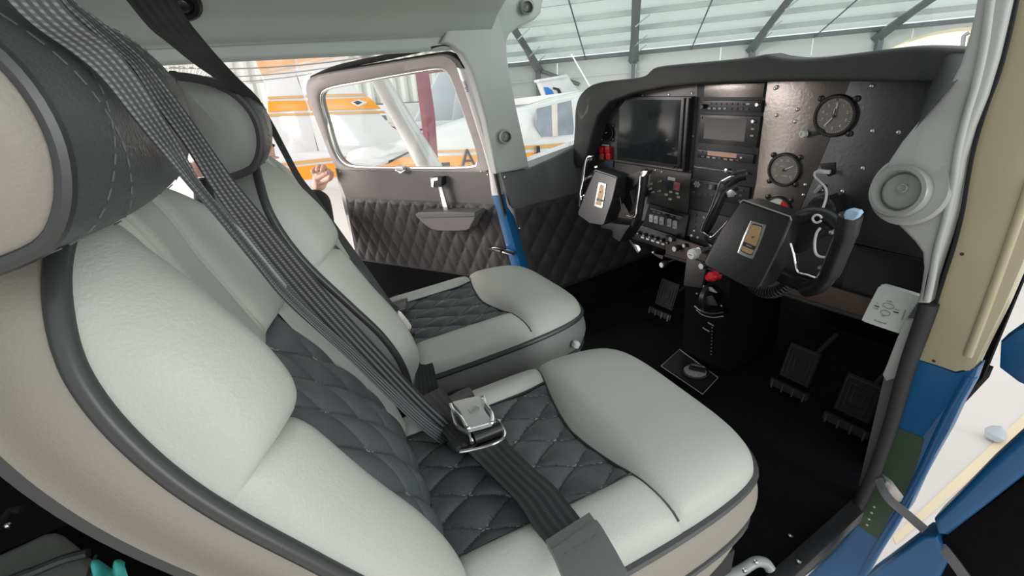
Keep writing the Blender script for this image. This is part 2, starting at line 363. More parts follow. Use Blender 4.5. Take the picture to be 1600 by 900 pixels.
# left front pillar trim with two air vents
lp = thing('trim_4', 'pale moulded trim over the left windscreen pillar with two air vents', None, at(800, 265, 'X', -.5), kind='structure')
PXL = [(690, 66), (700, 45), (712, 20), (722, -30), (862, -30), (848, 5), (846, 20), (836, 31), (812, 42), (797, 53), (792, 66), (794, 92), (800, 128), (808, 170), (818, 215), (828, 262), (806, 267), (776, 272), (769, 238), (758, 185), (746, 140), (736, 108), (722, 84), (706, 71)]
poly = [at(x, y, 'X', -.500) for x, y in PXL]
MB().prism(poly, (-.03, 0, 0), bev=.010, seg=4).out('pillar_moulding', 'pillar', lp)
def vent(px, py, X, n, r, par, mat='satin'):
    o = at(px, py, 'X', X) if isinstance(X, float) else X; v = MB()
    v.lathe([(r*1.45, -.004), (r*1.42, .004), (r*1.3, .006), (r*1.15, .005)], o, n, 30)
    a = v.out('vent_flange', 'pillar', par)
    v = MB().lathe([(r*1.12, .0), (r*1.12, .022), (r*1.06, .027), (r*.92, .028), (r*.86, .020), (r*.84, .008)], o, n, 30); v.out('vent_collar', 'ventgrey', a)
    MB().lathe([(r*.78, .004), (r*.76, .013), (r*.2, .016), (r*.18, .020), (r*.05, .020), (0, .018)], o, n, 30).out('vent_nozzle', 'ventgrey', a)
vent(788, 213, -.497, (.93, -.36, .05), .017, lp)
vent(822, 9, -.495, (.85, -.45, -.25), .017, lp)
# black rubber seals round the left opening
seal = sm([at(x, y, 'X', -.525) for x, y in [(672, 74), (694, 71), (716, 76), (733, 96), (744, 130), (757, 190), (771, 258), (785, 320), (800, 375), (818, 440)]], 6)
S(MB().tube(seal, .0065, 8), 'trim_5', 'black', label='black rubber seal along the left door opening')
# windscreen
def wsc(s, t):
    a = -1+2*s; A = abs(a)
    bx, by, bz = .515*a, .36-.62*A**3, .80-.16*A**4
    tx, ty, tz = .46*a, -.28-.10*A**3, 1.14
    k = t; bow = .03*math.sin(math.pi*t)
    return V((lerp(bx, tx, k)+a*bow, lerp(by, ty, k)+bow, lerp(bz, tz, k)))
S(MB().grid(wsc, 48, 16), 'window_1', 'windscreen', label='clear curved windscreen over the panel')
# ------------------------------------------------ right door post
def onY(L, Y=-.15): return [at(x, y, 'Y', Y) for x, y in L]
rt = thing('trim_6', 'pale moulded trim on the right windscreen pillar with a large air vent', None, at(1445, 470, 'Y', -.15), kind='structure')
PR = [(1530, -30), (1522, 20), (1512, 60), (1500, 100), (1484, 132), (1462, 160), (1436, 188), (1408, 222), (1388, 252), (1378, 280), (1377, 305), (1384, 330), (1404, 354), (1428, 378), (1440, 395), (1442, 420), (1438, 450), (1432, 474), (1450, 475), (1456, 440), (1466, 408), (1478, 372), (1490, 330), (1500, 280), (1505, 250), (1520, 200), (1540, 150), (1558, 90), (1572, 30), (1585, -30)]
poly = [p for p in onY(PR, -.16)]
MB().prism(poly, (0, .035, 0), bev=.009, seg=4).out('pillar_moulding', 'pillar', rt)
rib = sm(onY([(1552, -30), (1545, 20), (1538, 70), (1525, 130), (1510, 180), (1497, 235), (1489, 290), (1478, 340), (1464, 390), (1455, 440), (1448, 470)], -.163), 5)
MB().tube(rib, [.0055]*len(rib), 10).out('edge_roll', 'pillar', rt)
vo = at(1421, 297, 'Y', -.158); vn = V((-.12, -.97, .20))
v = MB().lathe([(.060, -.006), (.060, .004), (.056, .007), (.050, .006)], vo, vn, 44).out('vent_flange', 'pillar', rt)
vo2 = vo+V((-.006, 0, -.004))
MB().lathe([(.044, .0), (.044, .024), (.042, .028), (.036, .029), (.033, .024), (.0325, .006)], vo2, vn, 44).out('vent_collar', 'ventgrey', v)
MB().lathe([(.0322, .002), (.0318, .010), (.028, .014), (.010, .016)], vo2+V((.001, 0, .001)), vn, 44).out('vent_disc', 'ventgrey', v)
MB().lathe([(.0078, .014), (.0078, .021), (.006, .022), (.005, .019), (0, .018)], vo2+V((.004, 0, .006)), vn, 24).out('vent_knob', 'ventgrey', v)
MB().lathe([(.005, 0), (.005, .012), (0, .012)], at(1374, 308, 'Y', -.15), (-1, -.2, 0), 10).out('vent_latch', 'ventgrey', rt)
post = thing('door_frame_post', 'cream and blue painted right door post with a green primer patch', 'door post', at(1440, 800, 'Y', -.14))
PE = lambda L, Y=-.135: [at(x, y, 'Y', Y) for x, y in L]
rgt = [(1640, -30), (1640, 250), (1625, 330), (1600, 410), (1570, 480), (1535, 550), (1519, 584)]
cream = [(1592, -30), (1578, 40), (1560, 110), (1538, 170), (1520, 230), (1510, 280), (1502, 330), (1490, 380), (1474, 430), (1462, 470), (1452, 500), (1442, 530), (1430, 562), (1460, 570), (1490, 580)]
cs = sm(PE(cream[:13]), 3)+PE([(1460, 571), (1492, 582), (1505, 580)])+PE(rgt[::-1])
MB().prism(cs, (0, .035, 0), bev=.006).out('cream_post', 'cream', post)
bl = [(1430, 562), (1460, 571), (1492, 583), (1507, 580), (1519, 575), (1530, 572), (1520, 600), (1503, 630), (1482, 675), (1462, 710), (1440, 750), (1420, 795), (1395, 830), (1360, 880), (1345, 930), (1230, 930), (1262, 900), (1290, 872), (1318, 838), (1345, 790), (1365, 740), (1385, 690), (1400, 640), (1415, 600)]
MB().prism(PE(bl, -.1352), (0, .03, 0), bev=.006).out('blue_post', 'blue', post)
gp = [(1402, 668), (1444, 685), (1436, 716), (1426, 745), (1412, 776), (1390, 806), (1372, 843), (1338, 820), (1352, 780), (1366, 742), (1384, 700)]
MB().prism(PE(gp, -.1362), (0, .0012, 0)).out('primer_patch', 'green', post)
rl = sm(PE([(1516, 586), (1480, 650), (1440, 735), (1405, 800), (1365, 866), (1340, 915)], -.128), 4)
fl = MB().tube(rl, [.010]*len(rl), 10); fl.out('edge_flange', 'blue', post)
MB().tube(sm(PE([(1612, 280), (1592, 340), (1560, 430), (1530, 510), (1512, 556)], -.136), 4), .007, 10).out('cream_flange', 'cream', post)
for q in ((1366, 792), (1362, 801), (1358, 811), (1355, 820)): screw(at(*q, 'Y', -.1365), (0, -1, 0), .0028, post, 'print', 'rivet')
for q in ((1459, 564), (1503, 397)): MB().lathe([(.003, -.001), (.003, .0004), (0, .0004)], at(*q, 'Y', -.1352), (0, -1, 0), 10).out('paint_chip', 'brown', post)
gapl = sm(PE([(1594, -30), (1580, 40), (1562, 110), (1540, 170), (1522, 230), (1512, 280), (1504, 330), (1492, 380), (1476, 430), (1462, 474)], -.142), 4)
MB().tube(gapl, .003, 6).out('dark_gap', 'blackm', post)
# black seal along the post
sl = sm(PE([(1452, 474), (1440, 510), (1422, 560), (1408, 606), (1396, 650), (1378, 706), (1360, 752), (1336, 798), (1308, 842), (1270, 880), (1225, 915)], -.145), 5)
S(MB().tube(sl, [lerp(.015, .010, i/(len(sl)-1)) for i in range(len(sl))], 10), 'trim_7', 'rubber', label='dark rubber door seal down the right door post')
S(MB().prism([at(x, y, 'Y', -.12) for x, y in [(1432, 474), (1452, 474), (1405, 640), (1360, 760), (1340, 760), (1380, 590), (1398, 540), (1415, 500)]], (0, .02, 0), bev=.004), 'trim_8', 'kickgrey', label='lower grey trim beside the right door post')
S(MB().prism([at(x, y, 'Y', -.13) for x, y in [(1432, 500), (1414, 500), (1400, 530), (1384, 572), (1378, 586), (1384, 596), (1398, 592), (1412, 560)]], (0, .016, 0), bev=.005), 'trim_9', 'pillar', label='pale lower lip of the right pillar trim')
# right wall ahead of the door (dark kick panel)
S(MB().prism([V((.53, -.02, -.05)), V((.42, .6, -.05)), V((.42, .6, .80)), V((.53, -.02, .75))], (.02, 0, 0)), 'wall_right', 'carpet', label='dark right footwell side')
# right door, swung open
rd = thing('door_1', 'open right cabin door seen edge on, blue frame and black lower card', None, at(1480, 880, 'Y', -.25), kind='structure')
PD = lambda L, Y=-.25: [at(x, y, 'Y', Y) for x, y in L]
MB().prism(PD([(1700, 610), (1600, 676), (1540, 730), (1496, 775), (1458, 812), (1464, 836), (1480, 838), (1540, 792), (1600, 745), (1700, 680)]), (0, .05, 0), bev=.010, seg=3).out('door_frame_bar', 'blue', rd)
MB().prism(PD([(1464, 838), (1440, 838), (1400, 868), (1350, 905), (1340, 960), (1440, 960), (1480, 880)]), (0, .05, 0), bev=.008, seg=3).out('door_frame_foot', 'blue', rd)
MB().prism(PD([(1478, 836), (1540, 792), (1600, 745), (1760, 640), (1760, 980), (1400, 980), (1440, 880)], -.24), (0, .03, 0), bev=.004).out('door_card', 'carpet', rd)
MB().prism(PD([(1562, 535), (1590, 515), (1640, 500), (1640, 620), (1590, 598), (1560, 575)], -.05), (0, .05, 0), bev=.008).out('hinge_fairing', 'blue', rd)
# door strap
st = thing('door_stop_strap', 'silver metal check strap running from the right post to the open door', 'door strap', at(1400, 790, 'Y', -.17))
P = [at(1372, 748, 'Y', -.15), at(1388, 778, 'Y', -.17), at(1425, 810, 'Y', -.2), at(1470, 852, 'Y', -.24), at(1510, 905, 'Y', -.28), at(1530, 935, 'Y', -.3)]
MB().ribbon(sm(P, 5), V((.7, 0, .7)), .017, .004).out('strap', 'silver', st)
MB().prism(PD([(1366, 742), (1378, 740), (1394, 752), (1412, 776), (1408, 784), (1392, 786), (1376, 770)], -.137), (0, .004, 0), bev=.001).out('bracket', 'satin', st)
MB().tube(PD([(1372, 760), (1384, 758)], -.142), .005, 8).out('pivot_bolt', 'satin', st)
# ================================================================== LEFT DOOR (open)
PH = R(64); DH = V((-.55, -.37, 0)); DN = V((math.cos(PH), -math.sin(PH), 0)); DR = V((-math.sin(PH), -math.cos(PH), 0)); UP = V((0, 0, 1))
def dh(x, y, off=0.0): return hit(x, y, DH+DN*off, DN)
def DP(L, off=0.0): return [dh(x, y, off) for x, y in L]
dr = thing('door_2', 'open left cabin door with a framed window and a quilted card', None, DH+V((0, 0, .0)), kind='structure')
outer = sm(DP([(478, 150), (477, 132), (486, 120), (520, 112), (600, 99), (680, 86), (698, 86), (711, 95), (720, 114), (738, 170), (755, 225), (769, 264)]), 5)
inner = sm(DP([(499, 165), (498, 148), (510, 138), (560, 128), (620, 117), (676, 108), (692, 110), (702, 121), (720, 170), (740, 228), (744, 250), (736, 262), (650, 264), (560, 262), (535, 256), (520, 235), (508, 195)]), 4, True)
ob = sm(DP([(478, 150), (477, 132), (486, 120), (520, 112), (600, 99), (680, 86), (698, 86), (711, 95), (720, 114), (738, 170), (755, 225), (769, 264), (766, 270), (650, 269), (540, 267), (524, 262), (505, 220), (488, 178)]), 4, True)
def ring(o1, i1, n, th, N=120):
    def res(L, c):
        out = []
        for k in range(N):
            g = 2*math.pi*k/N; d = (DR*math.cos(g)+UP*math.sin(g)); best = None
            for a, b in zip(L, L[1:]+L[:1]):
                A = V(((a-c).dot(DR), (a-c).dot(UP))); Bq = V(((b-c).dot(DR), (b-c).dot(UP))); D = V((math.cos(g), math.sin(g))); E = Bq-A
                den = D.x*E.y-D.y*E.x
                if abs(den) < 1e-9: continue
                t = (A.x*E.y-A.y*E.x)/den; u = (A.x*D.y-A.y*D.x)/den
                if t > 0 and -1e-6 <= u <= 1+1e-6: best = max(best or 0, t)
            out.append(c+d*(best or .1))
        return out
    c = sum(i1, V())/len(i1); O_ = res(o1, c); I_ = res(i1, c); vs = []
    fi = lambda p, q, f: p.lerp(q, f)
    for k in range(N):
        o, i = O_[k], I_[k]
        for f, z in ((0, -th), (0, -.006), (.12, 0), (.80, .0), (.93, -.004), (1.0, -.010), (1.0, -th)): vs.append(fi(o, i, f)+n*z)
    m = 7; fs = []
    for k in range(N):
        j = (k+1) % N
        for q in range(m): fs.append((k*m+q, k*m+(q+1) % m, j*m+(q+1) % m, j*m+q))
    return MB().add(vs, fs), I_
mb, I_ = ring(ob, inner, DN, .035)
fr_ = mb.out('window_frame', 'beige', dr)
MB().tube([p+DN*-.014 for p in I_], .006, 8, closed=True).out('metal_rim', 'satin', fr_)
MB().prism([p-DN*.020 for p in I_], -DN*.004).out('window_pane', 'pane', dr)
blk = [dh(x, y, -.03) for x, y in [(488, 122), (520, 108), (560, 98), (600, 90), (650, 79), (690, 71), (708, 74), (724, 90)]]
MB().tube(sm(blk, 5), .009, 8).out('rubber_seal', 'blackm', dr)
MB().tube([p-DN*.028 for p in outer], .008, 8).out('rubber_seal', 'blackm', dr)
TL, TR, BL, BR = dh(525, 264), dh(768, 267), dh(538, 309), dh(776, 318)
TL2, BL2 = dh(526, 268), dh(556, 405)
MB().prism([TL, dh(640, 266), dh(762, 268), dh(776, 320), dh(655, 314), dh(540, 309), dh(529, 280)], -DN*.014, bev=.002).out('upper_card', 'panelgrey', dr)
# quilted card: local coordinates along the door
q00, q10, q01, q11 = dh(540, 309, .001), dh(776, 319, .001), dh(557, 406, .001), dh(799, 441, .001)
flatquilt(q00, q10, q01, q11, DN, .010, .062, .105, 160, 80).out('quilted_card', 'doorquilt', dr)
MB().prism([dh(557, 405), dh(740, 432), dh(800, 441), dh(812, 462), dh(845, 560), dh(640, 560), dh(590, 480)], -DN*.014).out('lower_carpet_card', 'carpet', dr)
MB().prism([dh(523, 262, -.014), dh(769, 268, -.014), dh(812, 430, -.014), dh(845, 565, -.014), dh(640, 565, -.014), dh(557, 410, -.014)], -DN*.03, bev=.003).out('door_shell', 'whitepaint', dr)
# front edge: white above, blue below
def edge(pts, nm, mat):
    a = [V(p) for p in pts]; MB().prism([p for p in a], -DN*.045, bev=.004, back=1).out(nm, mat, dr)
edge(DP([(713, 105), (722, 108), (741, 165), (762, 232), (776, 292), (780, 306), (768, 306), (762, 262), (752, 225), (733, 165)], .002), 'white_edge', 'whitepaint')
edge(DP([(768, 306), (781, 306), (795, 350), (808, 395), (818, 432), (804, 432), (794, 400), (782, 355)], .002), 'blue_edge', 'blue')
P0 = [dh(724, 122, .006), dh(731, 148, .006)]
textmesh('door_stencil', 'OPEN', .013, 'ink', dh(728, 135, .004), (P0[1]-P0[0]), DN.cross(P0[1]-P0[0])*1, dr)
# latch at the window foot
lt = MB(); c = dh(627, 263, .004); lt.box(c, (.034, .016, .02), DR, UP, bev=.003); lt.out('window_latch', 'satin', dr)
MB().tube([dh(619, 266, .012), dh(627, 270, .02), dh(634, 266, .012)], .0045, 8).out('latch_lever', 'chrome', dr)
for q in ((531, 268), (762, 273), (752, 268), (758, 237)): screw(dh(*q, .001), DN, .003, dr)
# pull handle
ph = MB(); ph.prism(DP([(672, 278), (690, 277), (690, 290), (684, 294), (675, 292)], .030), -DN*.028, bev=.003, back=1); hx = ph.out('handle_base', 'black', dr)
MB().prism(DP([(672, 278), (684, 277), (684, 282), (678, 283), (677, 293), (672, 291)], .033), -DN*.003, bev=.001).out('chrome_corner', 'chrome', hx)
MB().prism(DP([(684, 292), (690, 292), (701, 331), (694, 332)], .030), -DN*.006, bev=.001, back=1).out('handle_bar', 'chrome', dr)
# armrest
ar = [(649, 336), (660, 333), (740, 332), (742, 340), (736, 352), (728, 360), (690, 361), (672, 357), (660, 348)]
MB().prism(sm(DP(ar, .055), 3, True), -DN*.055, bev=.012, seg=4).out('armrest', 'panelgrey', dr)
MB().prism(DP([(649, 338), (652, 332), (700, 331), (742, 332), (742, 339), (700, 340), (660, 341)], .060), -DN*.058, bev=.004, seg=3).out('armrest_cap', 'kickgrey', dr)
# check lever near the blue edge
MB().tube([dh(763, 388, .004), dh(772, 390, .02), dh(783, 393, .03)], .006, 8).out('lever_boss', 'black', dr)
MB().prism(DP([(768, 387), (772, 386), (802, 393), (804, 398), (800, 399), (770, 391)], .02), -DN*.006, bev=.001).out('check_lever', 'chrome', dr)
# ================================================================== OWN WING AND STRUT OUTSIDE
wg = thing('aircraft_wing', 'white left wing of this aeroplane seen from below through the open doorway', 'wing', (-3, -.7, 1.1))
def under(s, t):
    x = lerp(-.62, -5.6, s); y = lerp(.12, -1.45, t); c = math.sin(math.pi*min(1, t*1.3))**.7
    rib_ = .006*abs(math.sin(y*60)) if t > .62 else 0
    return V((x, y, lerp(1.16, 1.02, s)-.03*c+rib_))
MB().grid(under, 30, 120).out('wing_underside', 'whitepaint', wg)
def overw(s, t):
    x = lerp(-.62, -5.6, s); y = lerp(.12, -1.45, t); c = math.sin(math.pi*t**.6)
    return V((x, y, lerp(1.16, 1.02, s)+.10*c))
MB().grid(overw, 10, 30).out('wing_topside', 'whitepaint', wg)
for k in range(5): 
    x = -1.4-k*.9; MB().tube([under((x+.62)/-4.98, t/20)+V((0, 0, -.002)) for t in range(0, 21)], .003, 5).out('skin_lap', 'greypaint', wg)
ws = thing('wing_strut', 'thick white wing strut slanting across the left door window', 'wing strut', at(690, 275, 'X', -.75))
A, B_ = at(590, 118, 'X', -2.4), at(676, 268, 'X', -1.2)
A0 = A+(A-B_)*.35
S0 = B_-(A-B_)*.12
mb = MB().tube([S0, B_, A, A0], [.072]*4, 20, flat=.55, up=(1, 0, 0))
mb.out('strut_tube', 'whitepaint', ws)
MB().lathe([(.03, 0), (.05, .03), (.05, .08), (.03, .1)], S0+V((0, 0, -.01)), (.9, 0, -.3), 16).out('strut_foot', 'whitepaint', ws)
# ================================================================== SEATS
SPINE = [(.30, -.035), (.40, -.038), (.48, -.062), (.56, -.105), (.64, -.15), (.695, -.174), (.745, -.187), (.79, -.188), (.83, -.184)]
SPINE = [(p[0], p[1]) for p in sm([V((a, b, 0)) for a, b in SPINE], 8)]
Z0, Z1, CL, DX, DY = .335, .825, .43, .054, .094
def sq(a, b, m=4):       # smooth square to rounded-square map, only the b = 1 side is rounded
    k = 1/(2*m+1); A = abs(a)**m; B = max(0, b)**m
    return a*(1-k*A*B), b*(1-k*A*B)
def cush(a, b):
    hw = .179+.010*min(b, 1); a2, b2 = sq(a, b)
    H = .05*max(0, 1-abs(a)**5)**.55*max(0, 1-b**8)**.55
    H -= .016*(1-sstep(.45, .72, abs(a)))*(1-sstep(.45, .6, b))
    return V((a2*hw, b2*CL, .358+.012*b*b+H))
def backp(a, v):
    a2, v2 = sq(a, v, 3); z = Z0+(Z1-Z0)*v2; y = interp(SPINE, z)
    dy = (interp(SPINE, z+.04)-interp(SPINE, z-.04))/.08; T = V((0, dy, 1)).normalized(); N = V((0, T.z, -T.y))
    hw = .186-.010*v2
    return V((a2*hw, y, z)), N
def back(a, v):
    P, N = backp(a, v)
    H = (.018+.036*sstep(.3, .72, abs(a))*(.45+.55*sstep(.35,.75,v))+.012*sstep(.5, .8, v))*max(0, 1-abs(a)**5)**.55*max(0, 1-max(0, v)**6)**.7
    return P+N*H, N
def quilt(x, y):
    p = (x/DX+y/DY)*math.pi; q = (x/DX-y/DY)*math.pi
    return (abs(math.sin(p))*abs(math.sin(q)))**.42
def seams(u0, u1, w0, w1):      # points (x, y) runs along the two diamond line families inside a box
    L = []
    for s in (1, -1):
        for k in range(-60, 60):
            run = []
            n = int((w1-w0)/.002)
            for i in range(n):
                y = w0+(w1-w0)*i/n; x = (k-s*y/DY)*DX
                if u0 < x < u1: run.append((x, y))
            if len(run) > 4: L.append(run)
    return L
def stitches(mb, pts, w=.0015, ln=.0042, gap=.0030, n=V((0, 0, 1)), side=None):
    # dashes of thread along a polyline
    d = 0; on = True; seg = [pts[0]]
    for a, b in zip(pts, pts[1:]):
        d += (b-a).length; seg.append(b)
        if d >= (ln if on else gap):
            if on and (seg[-1]-seg[0]).length > 1e-4: mb.tube([seg[0], seg[-1]], w*.5, 4)
            d = 0; on = not on; seg = [b]
def densify(pts, st=.0012):
    o = [pts[0]]
    for a, b in zip(pts, pts[1:]):
        n = max(1, int((b-a).length/st))
        for i in range(1, n+1): o.append(a.lerp(b, i/n))
    return o
def make_seat(label, cx, jy, zl, sc, rot, side_mat, q=1.0, st=True, group='front seats', ho=(0, 0, 0), pw=.0058):
    root = thing('cockpit_chair', label, 'seat', (cx, jy+.2*sc, 0), group)
    Rm = Matrix.Rotation(rot, 3, 'Z'); O = V((cx, jy, zl))
    def X(p): p = V((p[0]*sc, p[1]*sc, p[2])); return O+Rm@p
    def X2(p): return X(p)
    ns = lambda n: max(4, int(n*q))
    B = lambda a: .50+.10*abs(a)**1.5
    CI = .60
    # --- cushion upholstery
    def side(sg):
        def fn(s, t):
            a = CI+(1-CI)*s; b = B(a)*t; P = cush(sg*a, b); P.z += .016*(4*s*(1-s))**.5*(1-(2*t-1)**8)**.5*(1-.5*s); return X(P)
        return fn
    for sg in (-1, 1): MB().grid(side(sg), ns(20), ns(40)).out('side_bolster', 'leather', root)
    def front(s, t):
        a = 2*s-1; b = B(a)+(1-B(a))*t; P = cush(a, b); P.z += .018*(1-(2*t-1)**6)**.6*(1-abs(a)**6)**.5*(1-.6*t); return X(P)
    MB().grid(front, ns(60), ns(34)).out('front_bolster', 'leather', root)
    def inserted(x, y):
        a = x/(.18); b = y/CL; P = cush(a, b); bb = B(a)
        e = max(0, 1-(abs(a)/CI)**14)**.5*max(0, 1-(b/bb)**16)**.5
        P.z += .0105*quilt(x, y)*e-.002; P.x = x; return P
    def ins(s, t):
        a = CI*(2*s-1); return X(inserted(a*.18, B(a)*t*CL))
    qi = MB().grid(ins, ns(110), ns(110)).out('quilted_insert', 'quilt', root)
    if st:
        mb = MB()
        for run in seams(-.106, .106, .0, .235):
            run = [(x, y) for x, y in run if y/CL < B(x/.18)-.01]
            if len(run) > 3: stitches(mb, densify([X(inserted(x, y)+V((0, 0, .0016))) for x, y in run]))
        mb.out('stitching', 'thread', qi, kind='stuff')
    mb = MB()
    for sg in (-1, 1):
        mb.tube([X(cush(sg*CI, B(CI)*t/20)+V((0, 0, .001))) for t in range(21)], .0018, 6)
    mb.tube([X(cush(-1+2*i/50, B(-1+2*i/50))+V((0, 0, .0005))) for i in range(1, 50)], .0018, 6)
    mb.out('seam_piping', 'piping', root)
    loop = [cush(-1, b/14) for b in range(0, 15)]+[cush(-1+2*i/30, 1) for i in range(1, 30)]+[cush(1, 1-b/14) for b in range(0, 15)]
    MB().tube([X(p+V((0, 0, -.001))) for p in loop], .0062*sc, 8).out('cushion_piping', 'piping', root)
    def band(z0, z1, bul, k):
        n = len(loop)
        def fn(s, t):
            i = s*(n-1); j = min(int(i), n-2); p = loop[j].lerp(loop[j+1], i-j); c = V((0, .2, 0)); d = V((p.x, p.y-.2, 0)).normalized()
            pp = V((p.x, p.y, p.z-z0-(z1-z0)*t)) + d*(bul*math.sin(math.pi*t)-k*t); return X(pp)
        return fn
    MB().grid(band(.004, .082, .010, .0), 70, 8).out('cushion_boxing', side_mat, root)
    lo = [V((p.x, p.y, p.z-.084)) for p in loop]
    MB().tube([X(p) for p in lo], .0058*sc, 8).out('lower_piping', 'piping', root)
    MB().grid(band(.086, .19, .004, .028), 70, 6).out('cushion_skirt', side_mat, root)
    # --- pan and rails
    mb = MB(); mb.prism([X((-.15, -.02, .20)), (X((.15, -.02, .20))), X((.15, .40, .20)), X((-.15, .40, .20))], (0, 0, -.05))
    for sg in (-.13, .13):
        for y in (.02, .36): mb.tube([X((sg, y, .17)), X((sg, y, .02-zl))], .012, 8)
    mb.out('seat_base', 'blackm', root)
    # --- backrest upholstery
    VI, VS = .60, .64
    sv = lambda a: lerp(VI, VS, sstep(.5, 1, abs(a)))+.0*a
    def lowb(sg):
        def fn(s, t):
            a = .58+.42*s; v = sv(a)*t; P, N = back(sg*a, v); return X(P+N*(.020*(4*s*(1-s))**.5*(1-(2*t-1)**10)**.6*(1-.6*s)))
        return fn
    for sg in (-1, 1): MB().grid(lowb(sg), ns(24), ns(50)).out('lower_bolster', 'leather', root)
    def up(s, t):
        a = 2*s-1; v = sv(a)+(1-sv(a))*t; P, N = back(a, v); A = abs(a)
        h = .026*(1-(2*t-1)**(8 if t < .5 else 4))**.55*max(0, 1-A**6)**.5*(.65+.35*sstep(.3, .55, A))
        for c, d in ((.30, .009), (.21, .006)): h -= d*math.exp(-((A-c)/.030)**2)*sstep(0, .2, t)
        return X(P+N*h)
    MB().grid(up, ns(110), ns(50)).out('shoulder_panel', 'leather', root)
    def insb(x, h):
        a = x/.183; v = h/(Z1-Z0)
        P, N = back(a, v); e = max(0, 1-(abs(a)/.58)**14)**.5*max(0, 1-(v/VI)**20)**.5
        P = V((x, P.y, P.z)); return P+N*(.011*quilt(x, h)*e+.020*(1-(2*v/VI-1)**2)*max(0, 1-(abs(a)/.6)**4)-.002), N
    def insf(s, t):
        a = .64*(2*s-1); return X(insb(a*.183, VI*t*(Z1-Z0))[0])
    qb = MB().grid(insf, ns(100), ns(130)).out('quilted_backrest', 'quilt', root)
    if st:
        mb = MB()
        for run in seams(-.103, .103, .01, VI*(Z1-Z0)-.004):
            stitches(mb, densify([X(insb(x, h)[0]+insb(x, h)[1]*.0012) for x, h in run]))
        mb.out('stitching', 'thread', qb, kind='stuff')
    bl = [backp(-1, v/50) for v in range(0, 51)]+[backp(-1+2*i/40, 1) for i in range(1, 40)]+[backp(1, 1-v/50) for v in range(0, 51)]
    MB().tube([X(p) for p, n in bl], .0068*sc, 10).out('backrest_piping', 'piping', root)
    n = len(bl); TH = .066
    def shell(s, t):
        i = s*(n-1); j = min(int(i), n-2); p = bl[j][0].lerp(bl[j+1][0], i-j); N = bl[j][1]
        k = t*t*(3-2*t); z = lerp(p.z, .335+(p.z-.335)*.985, k)
        c = V((p.x*lerp(1, .84, k), p.y, z)); d = V((p.x, 0, (p.z-.6)*.3)).normalized()
        return X(c-N*TH*t+d*.007*math.sin(math.pi*t))
    MB().grid(shell, 160, 14).out('backrest_side_panel', side_mat, root)
    rp = [shell(i/90, 1) for i in range(91)]
    rb = [O+(p-O) for p in rp]; mb = MB()
    vs = []; Nw = Rm@V((0, -1, .0))
    for p in rp: vs += [p, p+Nw*.008]
    mb.add(vs, [(2*i, 2*i+1, 2*i+3, 2*i+2) for i in range(90)])
    k = len(mb.v); cc = sum((p for p in rp), V())/91+Nw*.008
    mb.add([p+Nw*.008 for p in rp]+[cc], [(i, i+1, 91) for i in range(90)]+[(90, 0, 91)])
    mb.out('backrest_rear_cover', 'piping', root)
    # --- headrest
    D = sm([(-.236, .812), (-.20, .812), (-.180, .828), (-.169, .860), (-.172, .893), (-.189, .920), (-.214, .936), (-.243, .944), (-.252, .938)], 5)
    D = [(p[0], p[1]) for p in sm([V((a[0], a[1], 0)) for a in [(-.240, .811), (-.20, .811), (-.180, .828), (-.169, .860), (-.172, .893), (-.189, .920), (-.214, .936), (-.243, .944), (-.253, .940), (-.249, .87)]], 5, True)]
    nd = len(D); cy, cz = -.215, .875; xl, xr = -.205, .158
    def hb(x, k):
        y, z = D[k % nd]; t = 1-((x-(xl+xr)/2)/((xr-xl)/2))**2; s = 1+.12*max(0, t)**.6
        return V((x, cy+(y-cy)*s+.020*max(0, t)**.7*(1 if y > cy else 0), cz+(z-cz)*s))+HO
    HO = V(ho); NX = 26; vs = []; fs = []
    for i in range(NX+1):
        x = xl+(xr-xl)*i/NX
        for k in range(nd): vs.append(X(hb(x, k)))
    for i in range(NX):
        for k in range(nd): fs.append((i*nd+k, i*nd+(k+1) % nd, (i+1)*nd+(k+1) % nd, (i+1)*nd+k))
    hr = MB().add(vs, fs).out('headrest', 'dark_leather', root)
    for sg, xe in ((-1, xl), (1, xr)):
        vs = []; fs = []; rings = 6
        for r in range(rings+1):
            f = 1-r/rings
            for k in range(nd):
                y, z = D[k]; vs.append(X(V((xe+sg*.012*(1-f*f)**.5, cy+(y-cy)*f*.97, cz+(z-cz)*f*.97))+HO))
        for r in range(rings):
            for k in range(nd): fs.append((r*nd+k, r*nd+(k+1) % nd, (r+1)*nd+(k+1) % nd, (r+1)*nd+k))
        MB().add(vs, fs).out('end_cap', side_mat, hr, label='smooth %s end cap of the headrest' % ('taupe' if side_mat == 'taupe' else 'grey'))
        MB().tube([X(V((xe, y*1.0, z))+HO) for y, z in D], .0001+pw*sc, 8, closed=True).out('end_piping', 'piping', hr)
    mb = MB()
    for x0, x1 in ((.140, .07), (.07, .140), (-.02, -.10), (-.10, -.02)):
        pts = []
        for i in range(120):
            t = i/119; x = lerp(x0, x1, t)+.015*math.sin(math.pi*t); kf = lerp(.03, .62, t)*nd; k0 = int(kf)
            p = hb(x, k0).lerp(hb(x, k0+1), kf-k0); c = V((x, cy, cz))+HO; p = p+(p-c).normalized()*.0010; pts.append(X(p))
        stitches(mb, densify(pts), w=.0009, ln=.0055, gap=.0035)
    mb.out('stitching', 'thread_dark', hr, kind='stuff')
    for x in (-.07, .07): MB().tube([X((x, -.22, .74)), X((x, -.22, .83))], .006, 8).out('headrest_post', 'chrome', root)
    return root
near = make_seat('right front seat nearest the camera, taupe side panels, silver buckle lying on its cushion', .346, -1.04, .035, 1.02, R(-8), 'taupe', ho=(-.006, .018, .008), pw=.0046)
far = make_seat('left front seat beside the open cabin door, dark grey side panels', -.167, -.889, 0, 1.01, R(-5), 'grey_leather', q=.7)
